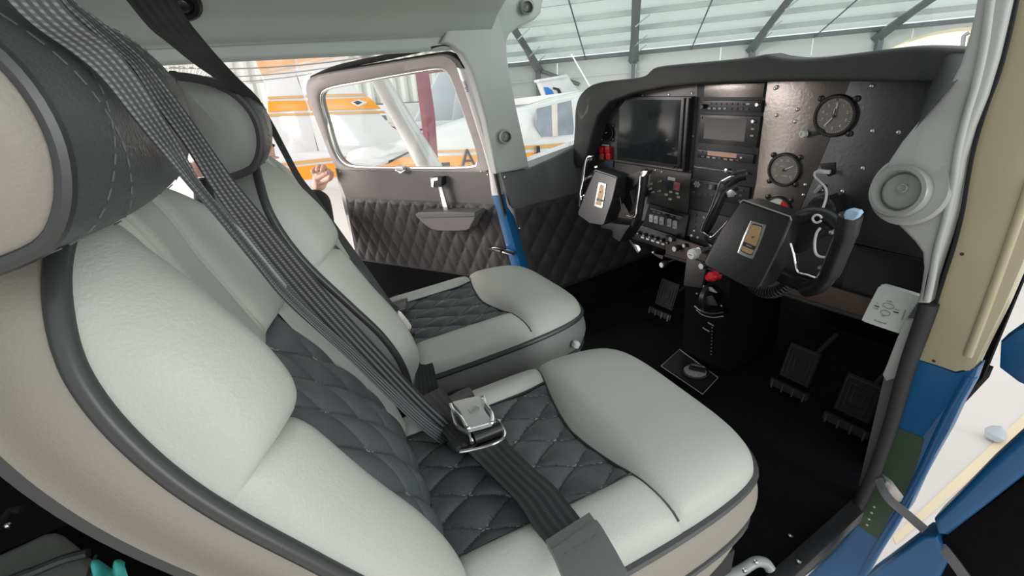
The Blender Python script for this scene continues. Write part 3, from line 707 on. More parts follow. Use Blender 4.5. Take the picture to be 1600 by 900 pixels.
# ================================================================== INSTRUMENT PANEL
PX_ = V((1, 0, 0)); PZ_ = V((0, 0, 1)); AFT = V((0, -1, 0))
def pn(x, y, off=0.0): return at(x, y, 'Y', -off)
def pl(L, off=0.0): return [pn(x, y, off) for x, y in L]
def rect(x0, z0, x1, z1, off, rnd=.0):      # world-sized rectangle on the panel
    P = [V((x0, -off, z0)), V((x1, -off, z0)), V((x1, -off, z1)), V((x0, -off, z1))]
    return P
def quad(tl, br, off):                      # rectangle upright on the panel through two pixel corners
    a = pn(*tl, off); b = pn(*br, off); return rect(a.x, b.z, b.x, a.z, off)
def plate(parent, name, poly, th, mat, bev=.0008, **k):
    return MB().prism(poly, (0, th, 0), bev=bev).out(name, mat, parent, **k)
ip = thing('instrument_panel', 'dark metal instrument panel across the cabin under a padded black glareshield', 'instrument panel', (0, .05, .35))
top = [(905, 262), (905, 200), (925, 160), (955, 142), (1000, 132), (1085, 126), (1560, 118)]
left_ = pl([(905, 300), (905, 215), (925, 165), (960, 142), (1000, 134), (1090, 128), (1088, 180), (1080, 268), (1074, 330), (1062, 395), (1000, 376), (960, 362), (915, 340)])
plate(ip, 'left_plate', left_, .004, 'panel_mid')
mid = pl([(1090, 128), (1200, 126), (1190, 200), (1180, 300), (1170, 420), (1080, 400), (1072, 330), (1080, 268), (1088, 180)], -.001)
plate(ip, 'radio_rack', mid, .004, 'panel_dark')
rgt_ = pl([(1200, 122), (1330, 121), (1300, 210), (1262, 300), (1240, 350), (1170, 345), (1182, 280), (1190, 200)])
plate(ip, 'brushed_plate', rgt_, .004, 'panel_brown')
rg2 = pl([(1330, 120), (1545, 118), (1500, 418), (1440, 404), (1335, 380), (1240, 352), (1262, 300), (1300, 210)])
plate(ip, 'plate_reflection_half', rg2, .004, 'panel_reflection_dark')  # half of one plate, coloured darker to imitate a soft reflection
gb = pl([(1335, 384), (1440, 408), (1490, 421), (1470, 532), (1430, 520), (1305, 480)], -.006)
plate(ip, 'glovebox_door', gb, .004, 'blackm', bev=.002)
MB().tube(pl([(1336, 384), (1440, 406), (1485, 417)], .002), .0022, 8).out('glovebox_edge', 'black', ip)
plate(ip, 'blank_plate', quad((1101, 132), (1192, 152), .003), .003, 'panel_brown', label='brown metal blanking plate above the radios')
lowp = pl([(1072, 330), (1062, 395), (1100, 412), (1240, 455), (1305, 480), (1430, 520), (1560, 560), (1585, 445), (1335, 384), (1240, 352), (1170, 345), (1100, 410)], -.02)
plate(ip, 'lower_plate', pl([(1060, 392), (1240, 350), (1336, 384), (1490, 418), (1480, 536), (1430, 522), (1300, 478), (1180, 440), (1100, 412)], -.03), .004, 'blackm')
# brown laminated lower strip
st1 = pl([(1040, 368), (1062, 374), (1180, 413), (1310, 452), (1440, 492), (1440, 522), (1330, 490), (1240, 462), (1130, 425), (1090, 412), (1040, 398)], .025)
plate(ip, 'laminate_strip', st1, .006, 'brown', bev=.001, label='brown laminate strip along the bottom of the panel')
MB().tube(pl([(1040, 399), (1092, 414), (1240, 464), (1330, 492), (1440, 524)], .024), .006, 8).out('lower_edge_roll', 'blackm', ip)
# glareshield
outer_ = [(893, 250), (897, 200), (898, 172), (904, 151), (918, 136), (940, 128), (985, 123), (1007, 118), (1018, 108), (1035, 103), (1100, 97), (1150, 92), (1180, 88), (1195, 85), (1212, 89), (1240, 92), (1270, 91), (1330, 84), (1400, 75), (1450, 73), (1505, 76), (1560, 80)]
inner_ = [(1560, 134), (1485, 131), (1400, 129), (1300, 127), (1200, 128), (1150, 130), (1100, 132), (1040, 137), (990, 146), (952, 160), (934, 182), (925, 212), (918, 240), (911, 262), (900, 262)]
gs = MB(); gs.prism(sm(pl(outer_, .055), 3)+pl(inner_, .055), (0, .060, 0), bev=.010, seg=4); gs.out('glareshield_lip', 'hood', ip)
oc = sm(pl(outer_[5:], .05), 3)
def deck(s, t):
    k = s*(len(oc)-1); i = min(int(k), len(oc)-2); p = oc[i].lerp(oc[i+1], k-i)
    return V((p.x*lerp(1, .97, t), lerp(p.y, .36, t)-.60*t*max(0, abs(p.x)/.52)**3, p.z-.006-.09*t*t))
MB().grid(deck, 70, 12).out('glareshield_deck', 'hood', ip)
# screws
SC = [(1190, 140), (1104, 139), (1214, 136), (1211, 138), (1362, 134), (1246, 171), (1213, 180), (1242, 190), (1363, 205), (1404, 207), (1348, 263), (1316, 299), (1307, 328), (1258, 289), (1255, 305), (1284, 298), (1004, 149), (1045, 148), (1081, 146), (958, 168), (943, 190), (1078, 268), (1083, 213), (1059, 326), (1024, 266), (1034, 269)]
for k, q in enumerate(SC): screw(pn(*q, .001), AFT, .0042 if q[0] > 1200 else .003, ip)
def device(name, label, cat, c, group=None): return thing(name, label, cat, c, group)
# primary display
pf = device('flight_display', 'large dark flight display screen on the left of the panel', 'display', pn(1020, 262, .02))
a, b = pn(957, 150, .012), pn(1077, 268, .012)
fx0, fx1, fz1, fz0 = pn(966, 152, .012).x, pn(1078, 200, .012).x, pn(1020, 151, .012).z, pn(1020, 262, .012).z
plate(pf, 'bezel', rect(fx0, fz0, fx1, fz1, .016), .016, 'bezel', bev=.003)
plate(pf, 'screen', rect(fx0+.010, fz0+.020, fx1-.032, fz1-.008, .0166), .001, 'screen', bev=0)
MB().tube([V((fx0+.004, -.02, fz0+.007)), V((fx1-.004, -.02, fz0+.007))], .0055, 10).out('lower_rail', 'panel', pf)
for u in (.985, .93): MB().tube([V((lerp(fx0, fx1, u), -.018, fz0+.012)), V((lerp(fx0, fx1, u), -.018, fz1-.003))], .0022, 8).out('side_rail', 'bezel', pf)
for u, nm in ((.86, 'knob'), (.91, 'knob')): MB().lathe([(.0045, 0), (.0045, .008), (.003, .010), (0, .010)], V((lerp(fx0, fx1, u), -.016, fz0+.012)), AFT, 14).out(nm, 'bezel', pf)
MB().aabb((lerp(fx0, fx1, .38), -.0172, fz1-.0065), (lerp(fx0, fx1, .52), -.016, fz1-.0045)).out('maker_strip', 'panel', pf)
# stand-by instrument at left
def gauge(name, label, px, py, r, tilt=0, face='dial', knobpx=None, off=.0, lugs=True):
    c = pn(px, py, off); g = device(name, label, 'gauge', c-V((0, 0, r)))
    MB().lathe([(r*1.16, -.001), (r*1.16, .004), (r*1.10, .0075), (r*.99, .0075), (r*.955, .003)], c, AFT, 40, cap=False).out('bezel_ring', 'bezel', g)
    f = MB().lathe([(r*.97, .0025), (0, .0028)], c, AFT, 40).out('dial_face', face, g)
    if lugs:
        for q in (45, 135, 225, 315):
            d = V((math.cos(R(q)), 0, math.sin(R(q)))); MB().lathe([(.0062, -.001), (.0062, .003), (.0035, .0045), (0, .0045)], c+d*r*1.30, AFT, 12).out('mounting_lug', 'bezel', g)
    return g, f, c
def dialmarks(g, f, c, r, nums, a0, a1, n, hands, txt=()):
    mb = MB()
    for k in range(n+1):
        q = R(lerp(a0, a1, k/n)); d = V((math.sin(q), 0, math.cos(q))); t = V((math.cos(q), 0, -math.sin(q)))
        l = .14 if k % 5 == 0 else .08; mb.box(c+d*r*(.92-l/2)+AFT*.0032, (.0006*1.2, .0004, r*l), t, (0, 1, 0))
    mb.out('scale_marks', 'print', f)
    for s_, q in nums:
        q = R(q); textmesh('dial_number', s_, r*.24, 'print', c+V((math.sin(q), 0, math.cos(q)))*r*.66+AFT*.0032, PX_, PZ_, f)
    for s_, dx, dz, sz in txt: textmesh('dial_text', s_, r*sz, 'print', c+V((dx*r, 0, dz*r))+AFT*.0032, PX_, PZ_, f)
    for q, l, wd in hands:
        q = R(q); d = V((math.sin(q), 0, math.cos(q))); t = V((math.cos(q), 0, -math.sin(q)))
        MB().prism([c+AFT*.0052-d*r*.12+t*wd*.5, c+AFT*.0052-d*r*.12-t*wd*.5, c+AFT*.0052+d*r*l*.8-t*wd*.6, c+AFT*.0052+d*r*l, c+AFT*.0052+d*r*l*.8+t*wd*.6], AFT*.0006).out('needle', 'white', g)
    MB().lathe([(r*.09, .003), (r*.09, .0065), (0, .0068)], c, AFT, 16).out('needle_hub', 'bezel', g)
g, f, c = gauge('altimeter', 'largest round altimeter dial high on the right of the panel', 1305, 181, .0375)
dialmarks(g, f, c, .0375, [(str(k), k*36) for k in range(10)], 0, 360, 50, [(5, .82, .0022), (0, .45, .004), (218, .75, .0022)], [('ALT', -.34, .10, .16), ('100', 0, .33, .13)])
MB().prism([c+V((-.030, -.006, -.022)), c+V((-.046, -.006, -.031)), c+V((-.044, -.006, -.043)), c+V((-.030, -.006, -.041)), c+V((-.012, -.006, -.036)), c+V((-.014, -.006, -.029))], AFT*-.006, bev=.001).out('knob_bracket', 'bezel', g)
kc = pn(1258, 209, .006); MB().lathe([(.008, 0), (.008, .008), (.007, .010), (.0045, .010), (.004, .007), (0, .007)], kc, AFT+V((-.2, 0, 0)), 20).out('setting_knob', 'white', g, label='white ringed setting knob')
g, f, c = gauge('suction_gauge', 'middle-sized round dial below left of the altimeter', 1226, 265, .0345)
dialmarks(g, f, c, .0345, [('0', 225), ('10', 262), ('15', 300), ('20', 337), ('25', 15), ('30', 130)], -135, 135, 30, [(62, .78, .002)], [('VOLTS', -.1, .22, .15), ('AMPS', .1, -.42, .17)])
g, f, c = gauge('engine_gauge', 'half-hidden round dial with a red arc behind the right control wheel', 1215, 328, .0310, face='white')
mb = MB()
for k in range(10):
    q0, q1 = R(20+k*5), R(25+k*5)
    mb.add([c+V((math.sin(q)*.031*rr, -.0034, math.cos(q)*.031*rr)) for q, rr in ((q0, .5), (q0, .92), (q1, .92), (q1, .5))], [(0, 1, 2, 3)])
mb.out('red_arc', 'red', g)
g, f, c = gauge('standby_gauge', 'small dark round dial left of the large flight display', 951, 207, .024, face='screen')
MB().prism([c+V((x, -.004, z)) for x, z in ((-.012, -.002), (-.003, -.001), (-.003, .001), (-.012, 0))], AFT*.0005).out('needle', 'print', g)
# ---- radio stack
def unit(name, label, cat, tl, br, off=.006):
    q = quad(tl, br, off); c = (q[0]+q[1])/2; d = device(name, label, cat, c)
    plate(d, 'faceplate', q, off+.004, 'bezel', bev=.0015); return d, q
def btn(d, q, u, v, su, sv, mat='panel', rnd=False, nm='button', h=.002):
    w_ = q[1].x-q[0].x; hh = q[2].z-q[1].z; p = V((q[0].x+u*w_, q[0].y, q[0].z+v*hh))
    if rnd: return MB().lathe([(su, 0), (su, h), (su*.8, h*1.2), (0, h*1.2)], p, AFT, 14).out(nm, mat, d)
    return MB().box(p+AFT*h*.5, (su, h, sv), (1, 0, 0), (0, 1, 0), bev=.0004).out(nm, mat, d)
d, q = unit('audio_panel', 'audio selector panel with two rows of buttons atop the radio stack', 'radio', (1098, 157), (1189, 176))
for k in range(8):
    btn(d, q, .14+k*.092, .72, .009, .004, 'print' if k in (7,) else 'panel')
    btn(d, q, .14+k*.092, .28, .009, .0045, 'ventgrey' if k < 4 else 'panel')
btn(d, q, .95, .7, .005, 0, 'satin', True, 'knob', .008); btn(d, q, .04, .45, .006, 0, 'bezel', True, 'knob', .010)
d, q = unit('gps_navigator', 'radio stack navigator with a grey rectangular screen', 'radio', (1094, 179), (1182, 231))
plate(d, 'screen', rect(lerp(q[0].x, q[1].x, .10), lerp(q[0].z, q[2].z, .17), lerp(q[0].x, q[1].x, .80), lerp(q[0].z, q[2].z, .90), .0068), .001, 'screen2', bev=0)
for v in (.85, .6, .38): btn(d, q, .91, v, .009, .0045, 'ventgrey')
btn(d, q, .91, .85, .0045, 0, 'satin', True, 'knob', .006); btn(d, q, .03, .9, .006, .005, 'bezel')
textmesh('stack_text', 'NAVIGATOR', .0028, 'print', V((lerp(q[0].x, q[1].x, .45), -.0064, q[2].z-.003)), PX_, PZ_, d) if False else None
d, q = unit('transponder', 'transponder with an amber lit display under the navigator', 'radio', (1090, 233), (1176, 256))
plate(d, 'amber_display', rect(lerp(q[0].x, q[1].x, .20), lerp(q[0].z, q[2].z, .42), lerp(q[0].x, q[1].x, .72), lerp(q[0].z, q[2].z, .92), .0068), .001, 'amber', bev=0)
for k in range(7): btn(d, q, .12+k*.105, .18, .010, .004, 'ventgrey' if k in (1, 2, 4, 5) else 'panel')
btn(d, q, .80, .55, .005, .004, 'print'); btn(d, q, .08, .7, .008, .006, 'panel')
d, q = unit('blank_tray', 'empty dark radio tray with a thin bright outline', 'radio tray', (1085, 259), (1169, 272))
MB().tube([p+AFT*.0015 for p in q], .0012, 5, closed=True).out('bright_outline', 'satin', d)
btn(d, q, .62, .5, .006, 0, 'satin', True, 'lock_screw', .003)
d, q = unit('lower_radio', 'lower radio with round keypad behind the chrome yoke horn', 'radio', (1080, 279), (1168, 322))
for k in range(7):
    g_ = 2*math.pi*k/6; btn(d, q, .12+.045*math.cos(g_)*(k < 6), .72+.13*math.sin(g_)*(k < 6), .0032, 0, 'ventgrey', True)
MB().box(V((lerp(q[0].x, q[1].x, .38), -.008, lerp(q[0].z, q[2].z, .72))), (.028, .004, .016), bev=.001).out('small_display', 'screen2', d)
for k in range(6): btn(d, q, .08+k*.11, .22, .009, .005, 'panel')
for v in (.8, .5, .2): btn(d, q, .88, v, .010, .006, 'panel')
d, q = unit('intercom_panel', 'lowest radio with round buttons beside the rocker switches', 'radio', (1076, 326), (1160, 392))
for k in range(3):
    for j in range(2): btn(d, q, .14+j*.16, .82-k*.22, .0036, 0, 'ventgrey' if j else 'panel', True)
    btn(d, q, .78, .8-k*.22, .010, .006, 'panel')
btn(d, q, .14, .26, .003, 0, 'white', True, 'lamp'); btn(d, q, .10, .06, .004, 0, 'white', True, 'lamp'); btn(d, q, .22, .05, .007, .006, 'ventgrey')
# ---- annunciator plate and switches left of centre
an = device('warning_light', 'red square warning light cluster left of the flight display', 'warning light', pn(945, 250, .004))
for (x, y), m_ in (((941, 234), 'red'), ((951, 234), 'red'), ((942, 244), 'reddull'), ((952, 244), 'red')):
    MB().box(pn(x, y, .008), (.020, .014, .020), bev=.002).out('red_lens', m_, an)
MB().box(pn(946, 227, .005), (.035, .004, .004), bev=.0008).out('placard', 'print', an)
ts = device('toggle_switch', 'small toggle under a white triangle at the left panel edge', 'switch', pn(938, 228, .004))
MB().prism(pl([(928, 219), (936, 211), (941, 219)], .006), (0, .004, 0), bev=.0005).out('white_triangle', 'white', ts)
MB().prism(pl([(928, 221), (941, 221), (941, 238), (930, 237)], .004), (0, .004, 0), bev=.0005).out('placard', 'ink', ts)
MB().lathe([(.003, 0), (.002, .012), (.003, .016), (0, .017)], pn(934, 230, .005), AFT, 10).out('toggle_lever', 'satin', ts)
MB().prism(pl([(944, 252), (958, 252), (957, 262), (943, 260)], .006), (0, .005, 0), bev=.0008).out('navy_label', 'bluelabel', ip)
sp = device('switch_panel', 'grey sub-panel with a navy label and pink lens under the display', 'switch panel', pn(1050, 330, .004))
plate(sp, 'sub_panel', pl([(1018, 268), (1080, 272), (1074, 336), (1010, 318)], .004), .004, 'panel', bev=.001)
MB().prism(pl([(1044, 276), (1055, 278), (1054, 283), (1043, 281)], .006), (0, .002, 0)).out('white_placard', 'print', sp)
MB().prism(pl([(1041, 285), (1052, 287), (1051, 295), (1040, 293)], .007), (0, .003, 0), bev=.0006).out('navy_label', 'bluelabel', sp)
MB().prism(pl([(1053, 284), (1062, 286), (1060, 299), (1051, 296)], .008), (0, .004, 0), bev=.0008).out('pink_lens', 'pinklens', sp)
for q_ in [(1048, 300), (1041, 304), (1058, 302), (1060, 308), (1047, 311)]: MB().box(pn(*q_, .006), (.010, .003, .006), bev=.0006).out('label_tag', 'print', sp)
for q_ in [(1033, 283), (1032, 298), (1018, 295), (1019, 287), (1022, 300)]: MB().lathe([(.004, 0), (.004, .004), (.0022, .006), (.0022, .012), (0, .013)], pn(*q_, .005), AFT, 10).out('toggle', 'ventgrey', sp)
rk = device('rocker_panel', 'black switch panel with five white rocker switches', 'switch panel', pn(1040, 370, .02))
plate(rk, 'rocker_plate', pl([(1014, 318), (1076, 336), (1068, 378), (1004, 352)], .012), .014, 'black', bev=.002)
for q_ in [(1018, 341), (1025.5, 343), (1034, 345), (1046, 348), (1054.5, 351)]:
    p = pn(*q_, .014); MB().box(p, (.0135, .008, .024), (1, 0, .05), (0, 1, 0), bev=.002).out('rocker_switch', 'white', rk)
    MB().box(p+V((0, -.0045, -.002)), (.006, .001, .004)).out('rocker_mark', 'ventgrey', rk)
MB().tube(pl([(1017, 326), (1066, 340)], .0125), .0009, 5).out('print_line', 'print', rk)
for q_, s_ in [((1022, 331), 'BCN'), ((1029, 333), 'LAND'), ((1037, 334), 'TAXI'), ((1050, 338), 'NAV'), ((1060, 341), 'STROBE')]: textmesh('switch_lettering', s_, .0052, 'print', pn(*q_, .0122), PX_, PZ_, rk)
cb = device('breaker_row', 'row of round black circuit breakers under the left yoke side', 'circuit breakers', pn(1010, 372, .02))
plate(cb, 'breaker_plate', pl([(975, 347), (1000, 352), (1052, 368), (1044, 392), (990, 374), (970, 362)], .018), .012, 'black', bev=.002)
for k in range(8):
    p = pn(981+k*9.2, 358+k*2.9, .02); b_ = MB().lathe([(.0062, 0), (.0062, .006), (.0045, .010), (0, .0105)], p, AFT, 14).out('breaker', 'bezel', cb)
    MB().lathe([(.0026, .0102), (.0026, .0112), (0, .0112)], p, AFT, 10).out('breaker_tip', 'ventgrey', b_)
for k in range(5): MB().box(pn(1004+k*8, 371+k*2.6, .020), (.012, .002, .005)).out('breaker_label', 'print', cb)
# ---- engine control knobs
def pull(name, label, px, py, off, r, cap, body='black', cat='knob', ln=.03, grp=None):
    r = r*1.25
    p = pn(px, py, off); d = device(name, label, cat, p-V((0, 0, r)), grp); ax = V((.12, 1, .05)).normalized()
    MB().tube([p+ax*.006, p+ax*(off+.012)], max(.003, r*.35), 10).out('shaft', 'satin' if body != 'black' else 'bezel', d)
    MB().lathe([(0, -.001), (r*.8, 0), (r, .003), (r, ln*.5), (r*.7, ln*.6), (r*.55, ln)], p, ax, 24).out('knob_body', body, d)
    MB().lathe([(r*.86, -.0012), (r*.8, -.003), (0, -.0035)], p, ax, 24).out('knob_cap', cap, d)
    return d, p, ax
pull('primer_knob', 'round knob with bright cap just right of the breaker row', 1048, 374, .035, .0068, 'white', cat='knob')
pull('heater_knob', 'black knob with a white cap below the rocker panel', 1054, 389, .045, .0075, 'white', cat='knob')
pull('trim_lamp_knob', 'small bright knob on the brown strip', 1069, 384, .035, .0048, 'white', cat='knob')
pull('parking_brake_knob', 'white capped knob hanging lowest under the left panel', 1034, 414, .040, .0080, 'white', cat='knob')
d, p, ax = pull('throttle_knob', 'largest pale grey throttle knob with a slot, centre of the strip', 1080, 398, .085, .0125, 'white', 'white', cat='throttle', ln=.03)
MB().box(p-ax*.0035, (.012, .001, .002)).out('slot', 'ink', d)
MB().lathe([(.011, .0), (.011, .012), (.008, .014)], pn(1091, 392, .045), V((.1, 1, 0)), 20).out('friction_collar', 'satin', d)
pull('carburettor_heat_knob', 'black control knob with white tip beside the red mixture knob', 1096, 416, .075, .0080, 'white', cat='knob')
mx_ = device('mixture_knob', 'bright red mixture control knob on the pedestal', 'knob', pn(1112, 440, .10))
p = pn(1106, 434, .105); ax = V((.35, 1, .12)).normalized()
MB().lathe([(0, -.003), (.0075, -.003), (.0080, 0), (.009, .0), (.0100, .004), (.012, .006), (.0138, .008), (.0138, .018), (.010, .022), (.0130, .025), (.0130, .033), (.006, .036)], p, ax, 28).out('knob_body', 'red', mx_)
MB().tube([p+ax*.036, p+ax*.11], .004, 10).out('shaft', 'bezel', mx_)
ik = device('ignition_key', 'shiny ignition key and tag below the breaker row', 'key', pn(994, 392, .05))
MB().prism(pl([(986, 380), (998, 384), (1001, 390), (997, 396), (990, 388)], .05), (0, .003, 0), bev=.001).out('key_bow', 'chrome', ik)
MB().tube([pn(990, 384, .048), pn(984, 376, .02)], .003, 8).out('key_blade', 'satin', ik)
MB().lathe([(.003, 0), (.003, .004), (0, .005)], pn(1021, 394, .05), AFT, 10).out('bright_tip', 'white', ik)
MB().prism(pl([(1020, 396), (1036, 400), (1035, 406), (1024, 400)], .03), (0, .004, 0), bev=.0008).out('leather_tag', 'brown', ik)
# ---- pedestal
pd = thing('centre_pedestal', 'black centre pedestal running down from the panel to the floor', 'pedestal', (0.02, .02, -.03))
PF = [at(x, y, 'Y', Y) for x, y, Y in [(1072, 404, -.03), (1142, 425, -.03), (1134, 585, .03), (1066, 560, .03)]]
MB().prism(PF, (0, .28, 0), bev=.004).out('pedestal_body', 'carpet', pd)
MB().prism([at(x, y, 'Y', -.035) for x, y in [(1073, 402), (1104, 412), (1096, 450), (1068, 446)]], (0, .01, 0), bev=.001).out('upper_bracket', 'panel', pd)
MB().prism([at(x, y, 'Y', -.045) for x, y in [(1098, 446), (1112, 450), (1120, 458), (1098, 452)]], (0, .004, 0), bev=.001).out('white_placard', 'ventgrey', pd)
tw = thing('elevator_trim_control', 'black elevator trim wheel with chrome rim glints on the pedestal', 'trim wheel', at(1105, 500, 'Y', -.06))
c = at(1106, 470, 'Y', -.05); axw = V((1, .1, .05))
MB().lathe([(.040, -.008), (.044, -.006), (.044, .006), (.040, .008)], c+V((-.012, .02, 0)), axw, 30).out('wheel_rim', 'black', tw)
MB().prism([at(x, y, 'Y', -.06) for x, y in [(1100, 464), (1112, 462), (1120, 478), (1102, 476)]], (0, .005, 0), bev=.001).out('indicator_plate', 'panel', tw)
MB().tube(sm([at(x, y, 'Y', -.062) for x, y in [(1085, 478), (1095, 486), (1112, 490), (1130, 488)]], 4), .0022, 6).out('rim_trim', 'satin', tw)
MB().tube(sm([at(x, y, 'Y', -.062) for x, y in [(1088, 484), (1098, 492), (1114, 496), (1130, 494)]], 4), .0016, 6).out('rim_trim', 'ventgrey', tw)
for q_ in ((1089, 459), (1127, 478)): screw(at(*q_, 'Y', -.06), AFT, .0032, tw)
mb = MB()
for k in range(9): mb.lathe([(.0016, 0), (.0016, .002), (0, .002)], at(1113-k*.2, 512+k*5.2, 'Y', -.02+k*.004), AFT, 8)
mb.out('rivet_row', 'ventgrey', pd)
for a_, b_ in (((1106, 504), (1115, 509)), ((1098, 512), (1108, 518))): MB().tube([at(*a_, 'Y', -.02), at(*b_, 'Y', -.02)], .002, 6).out('scale_bar', 'ventgrey', pd)
fs_ = thing('fuel_selector', 'round fuel selector valve on a square black floor plate', 'fuel selector', at(1085, 585, 'Z', .0))
MB().prism([at(x, y, 'Z', .0) for x, y in [(1033, 572), (1062, 546), (1122, 590), (1098, 616)]], (0, 0, .006), bev=.002).out('square_plate', 'black', fs_)
MB().tube([at(x, y, 'Z', .008) for x, y in [(1033, 572), (1098, 616), (1122, 590), (1062, 546)]], .0014, 6, closed=True).out('plate_edge', 'ventgrey', fs_)
c = at(1086, 581, 'Z', .008)
MB().lathe([(.042, 0), (.042, .004), (.038, .006), (.036, .003)], c, (0, 0, 1), 36).out('dial_ring', 'black', fs_)
MB().lathe([(.034, .001), (.034, .004), (0, .005)], c, (0, 0, 1), 36).out('dial_plate', 'ventgrey', fs_)
MB().box(c+V((.004, .004, .012)), (.05, .012, .012), (1, .5, 0), (-.5, 1, 0), bev=.003).out('selector_handle', 'black', fs_)
for dx, dy in ((-.018, .008), (.016, -.016), (-.002, .02)): MB().lathe([(.0018, 0), (.0018, .002), (0, .002)], c+V((dx, dy, .005)), (0, 0, 1), 8).out('marker', 'print', fs_)
# ---- rudder pedals
def pedal(label, q, Y, grp):
    t = thing('rudder_pedal', label, 'pedal', at(*q, 'Y', Y)-V((0, 0, .1)), grp); c = at(*q, 'Y', Y); U = V((1, 0, 0)); W = V((0, .35, 1)).normalized(); N = U.cross(W)
    MB().box(c, (.085, .105, .010), U, W, bev=.004).out('pedal_plate', 'blackm', t)
    for k, s_ in enumerate((1, .68, .36)):
        x, y = .036*s_, .046*s_; MB().tube([c+U*a-W*(-b)+N*-.0065 if False else c+U*a+W*b+AFT*.006+V((0, 0, .002)) for a, b in ((-x, -y), (-x, y), (x, y), (x, -y))], .0022, 5, closed=True).out('tread_ridge', 'rubber', t)
    MB().box(c-W*.075+AFT*.01, (.11, .022, .016), U, W, bev=.004).out('foot_bar', 'blackm', t)
    for k in (-.045, -.015, .015, .045): MB().box(c-W*.075+AFT*.02+U*k, (.004, .024, .004), U, W).out('bar_ridge', 'panel', t)
    MB().tube([c-W*.03, c+V((0, .2, .02))], .008, 8).out('pedal_arm', 'blackm', t)
pedal('left rudder pedal with a ridged tread beside the pedestal', (1043, 460), .20, 'rudder pedals')
pedal('rudder pedal in the dark right footwell, nearer the pedestal', (1250, 570), .12, 'rudder pedals')
pedal('rudder pedal in the dark right footwell, beside the right door post', (1342, 622), .08, 'rudder pedals')
# ================================================================== CONTROL YOKES
def yb(L, Y): return [at(x, y, 'Y', Y) for x, y in L]
y1 = thing('control_yoke', 'large near control yoke on the right with a gold badge and blue-white grip cap', 'control yoke', at(1190, 440, 'Y', -.27), 'control yokes')
face = [(1156, 317), (1160, 313), (1236, 338), (1239, 344), (1226, 392), (1210, 436), (1205, 440), (1190, 438), (1124, 407), (1119, 400), (1136, 352)]
fp = yb(face, -.27)
fp = [p+V((0, (p.z-fp[0].z)*.35, 0)) for p in fp]
hb_ = MB().prism(fp, (0, .06, -.008), bev=.005, seg=3).out('hub_box', 'black', y1)
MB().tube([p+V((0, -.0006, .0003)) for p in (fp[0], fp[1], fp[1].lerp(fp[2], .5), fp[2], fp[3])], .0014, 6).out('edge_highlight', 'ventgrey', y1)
def ony(fpoly, q, off):       # point on the tilted hub face
    a, b, c_ = fpoly[0], fpoly[2], fpoly[5]; n = (b-a).cross(c_-a).normalized()
    if n.y > 0: n = -n
    return hit(*q, a+n*off, n), n
def badge(par, fpoly, frame, inn, band, emb, txt, ts_):
    P = [ony(fpoly, q, .0025)[0] for q in frame]; n = ony(fpoly, frame[0], 0)[1]
    h = MB().prism(sm(P, 2, True), -n*.0035, bev=.0006).out('badge_frame', 'satin', par)
    MB().prism([ony(fpoly, q, .0030)[0] for q in inn], -n*.001, bev=0).out('badge_field', 'ink', h)
    L = [ony(fpoly, q, .0034)[0] for q in inn]; c_ = sum(L, V())/len(L); L = [c_+(p-c_)*.93 for p in L]
    MB().prism(L, -n*.001).out('gold_plate', 'gold', h)
    MB().prism([ony(fpoly, q, .0040)[0] for q in band], -n*.001).out('name_band', 'ink', h)
    c1 = sum((ony(fpoly, q, .0044)[0] for q in band), V())/4; X = (ony(fpoly, band[1], .0044)[0]-ony(fpoly, band[0], .0044)[0])
    textmesh('badge_name', 'CESSNA', ts_, 'print', c1, X, n.cross(X), h)
    e = ony(fpoly, emb, .0042)[0]; U = X.normalized(); W = n.cross(U); s_ = ts_
    for a0, b0 in (((-.5, -.6), (.5, .9)), ((-.1, .4), (.9, .5)), ((-.7, .2), (-.1, -.1)), ((0, -.1), (.6, -.4))):
        MB().tube([e+U*a0[0]*s_+W*a0[1]*s_, e+U*b0[0]*s_+W*b0[1]*s_], s_*.13, 5).out('emblem_stroke', 'brown', h)
badge(y1, fp, [(1174, 345), (1194, 351), (1196, 354), (1187, 380), (1177, 402), (1172, 404), (1154, 396), (1153, 392), (1162, 368), (1172, 347)],
      [(1176, 349), (1191, 353), (1191, 357), (1184, 379), (1175, 398), (1172, 399), (1158, 393), (1157, 390), (1165, 369)],
      [(1162.5, 377.5), (1181, 385.5), (1178, 391), (1160, 383.5)], (1176, 371), '', .0036)
# hub neck and column
MB().tube([at(1215, 385, 'Y', -.20), V((at(1215, 385, 'Y', -.20).x+.02, .02, at(1215, 385, 'Y', -.20).z+.01))], .019, 16).out('control_column', 'bezel', y1)
# right horn
A = yb([(1238, 345)], -.24)[0]; 
def Y3(L): return [at(x, y, 'Y', Y) for x, y, Y in L]
arm = sm(Y3([(1228, 352, -.235), (1248, 342, -.235), (1270, 334, -.235), (1292, 338, -.235), (1308, 350, -.24), (1318, 364, -.245)]), 5)
MB().tube(arm, .013, 12).out('upper_arm', 'black', y1)
MB().prism(Y3([(1238, 336, -.235), (1292, 334, -.235), (1296, 352, -.235), (1275, 372, -.235), (1250, 396, -.235), (1226, 400, -.235)]), (0, .03, 0), bev=.004).out('arm_web', 'black', y1)
grip = sm(Y3([(1329, 336, -.30), (1322, 365, -.295), (1310, 395, -.285), (1297, 425, -.275), (1280, 446, -.265), (1258, 453, -.255)]), 5)
MB().tube(grip, [.0175]*6+[.0165]*10+[.0145]*(len(grip)-16), 14).out('hand_grip', 'black', y1)
MB().tube([p+V((-.012, -.009, 0)) for p in grip[:18]], .0014, 6).out('grip_ridge', 'ventgrey', y1)
MB().tube([p+V((.014, -.006, 0)) for p in grip[3:24]], .0012, 6).out('grip_ridge', 'panel', y1)
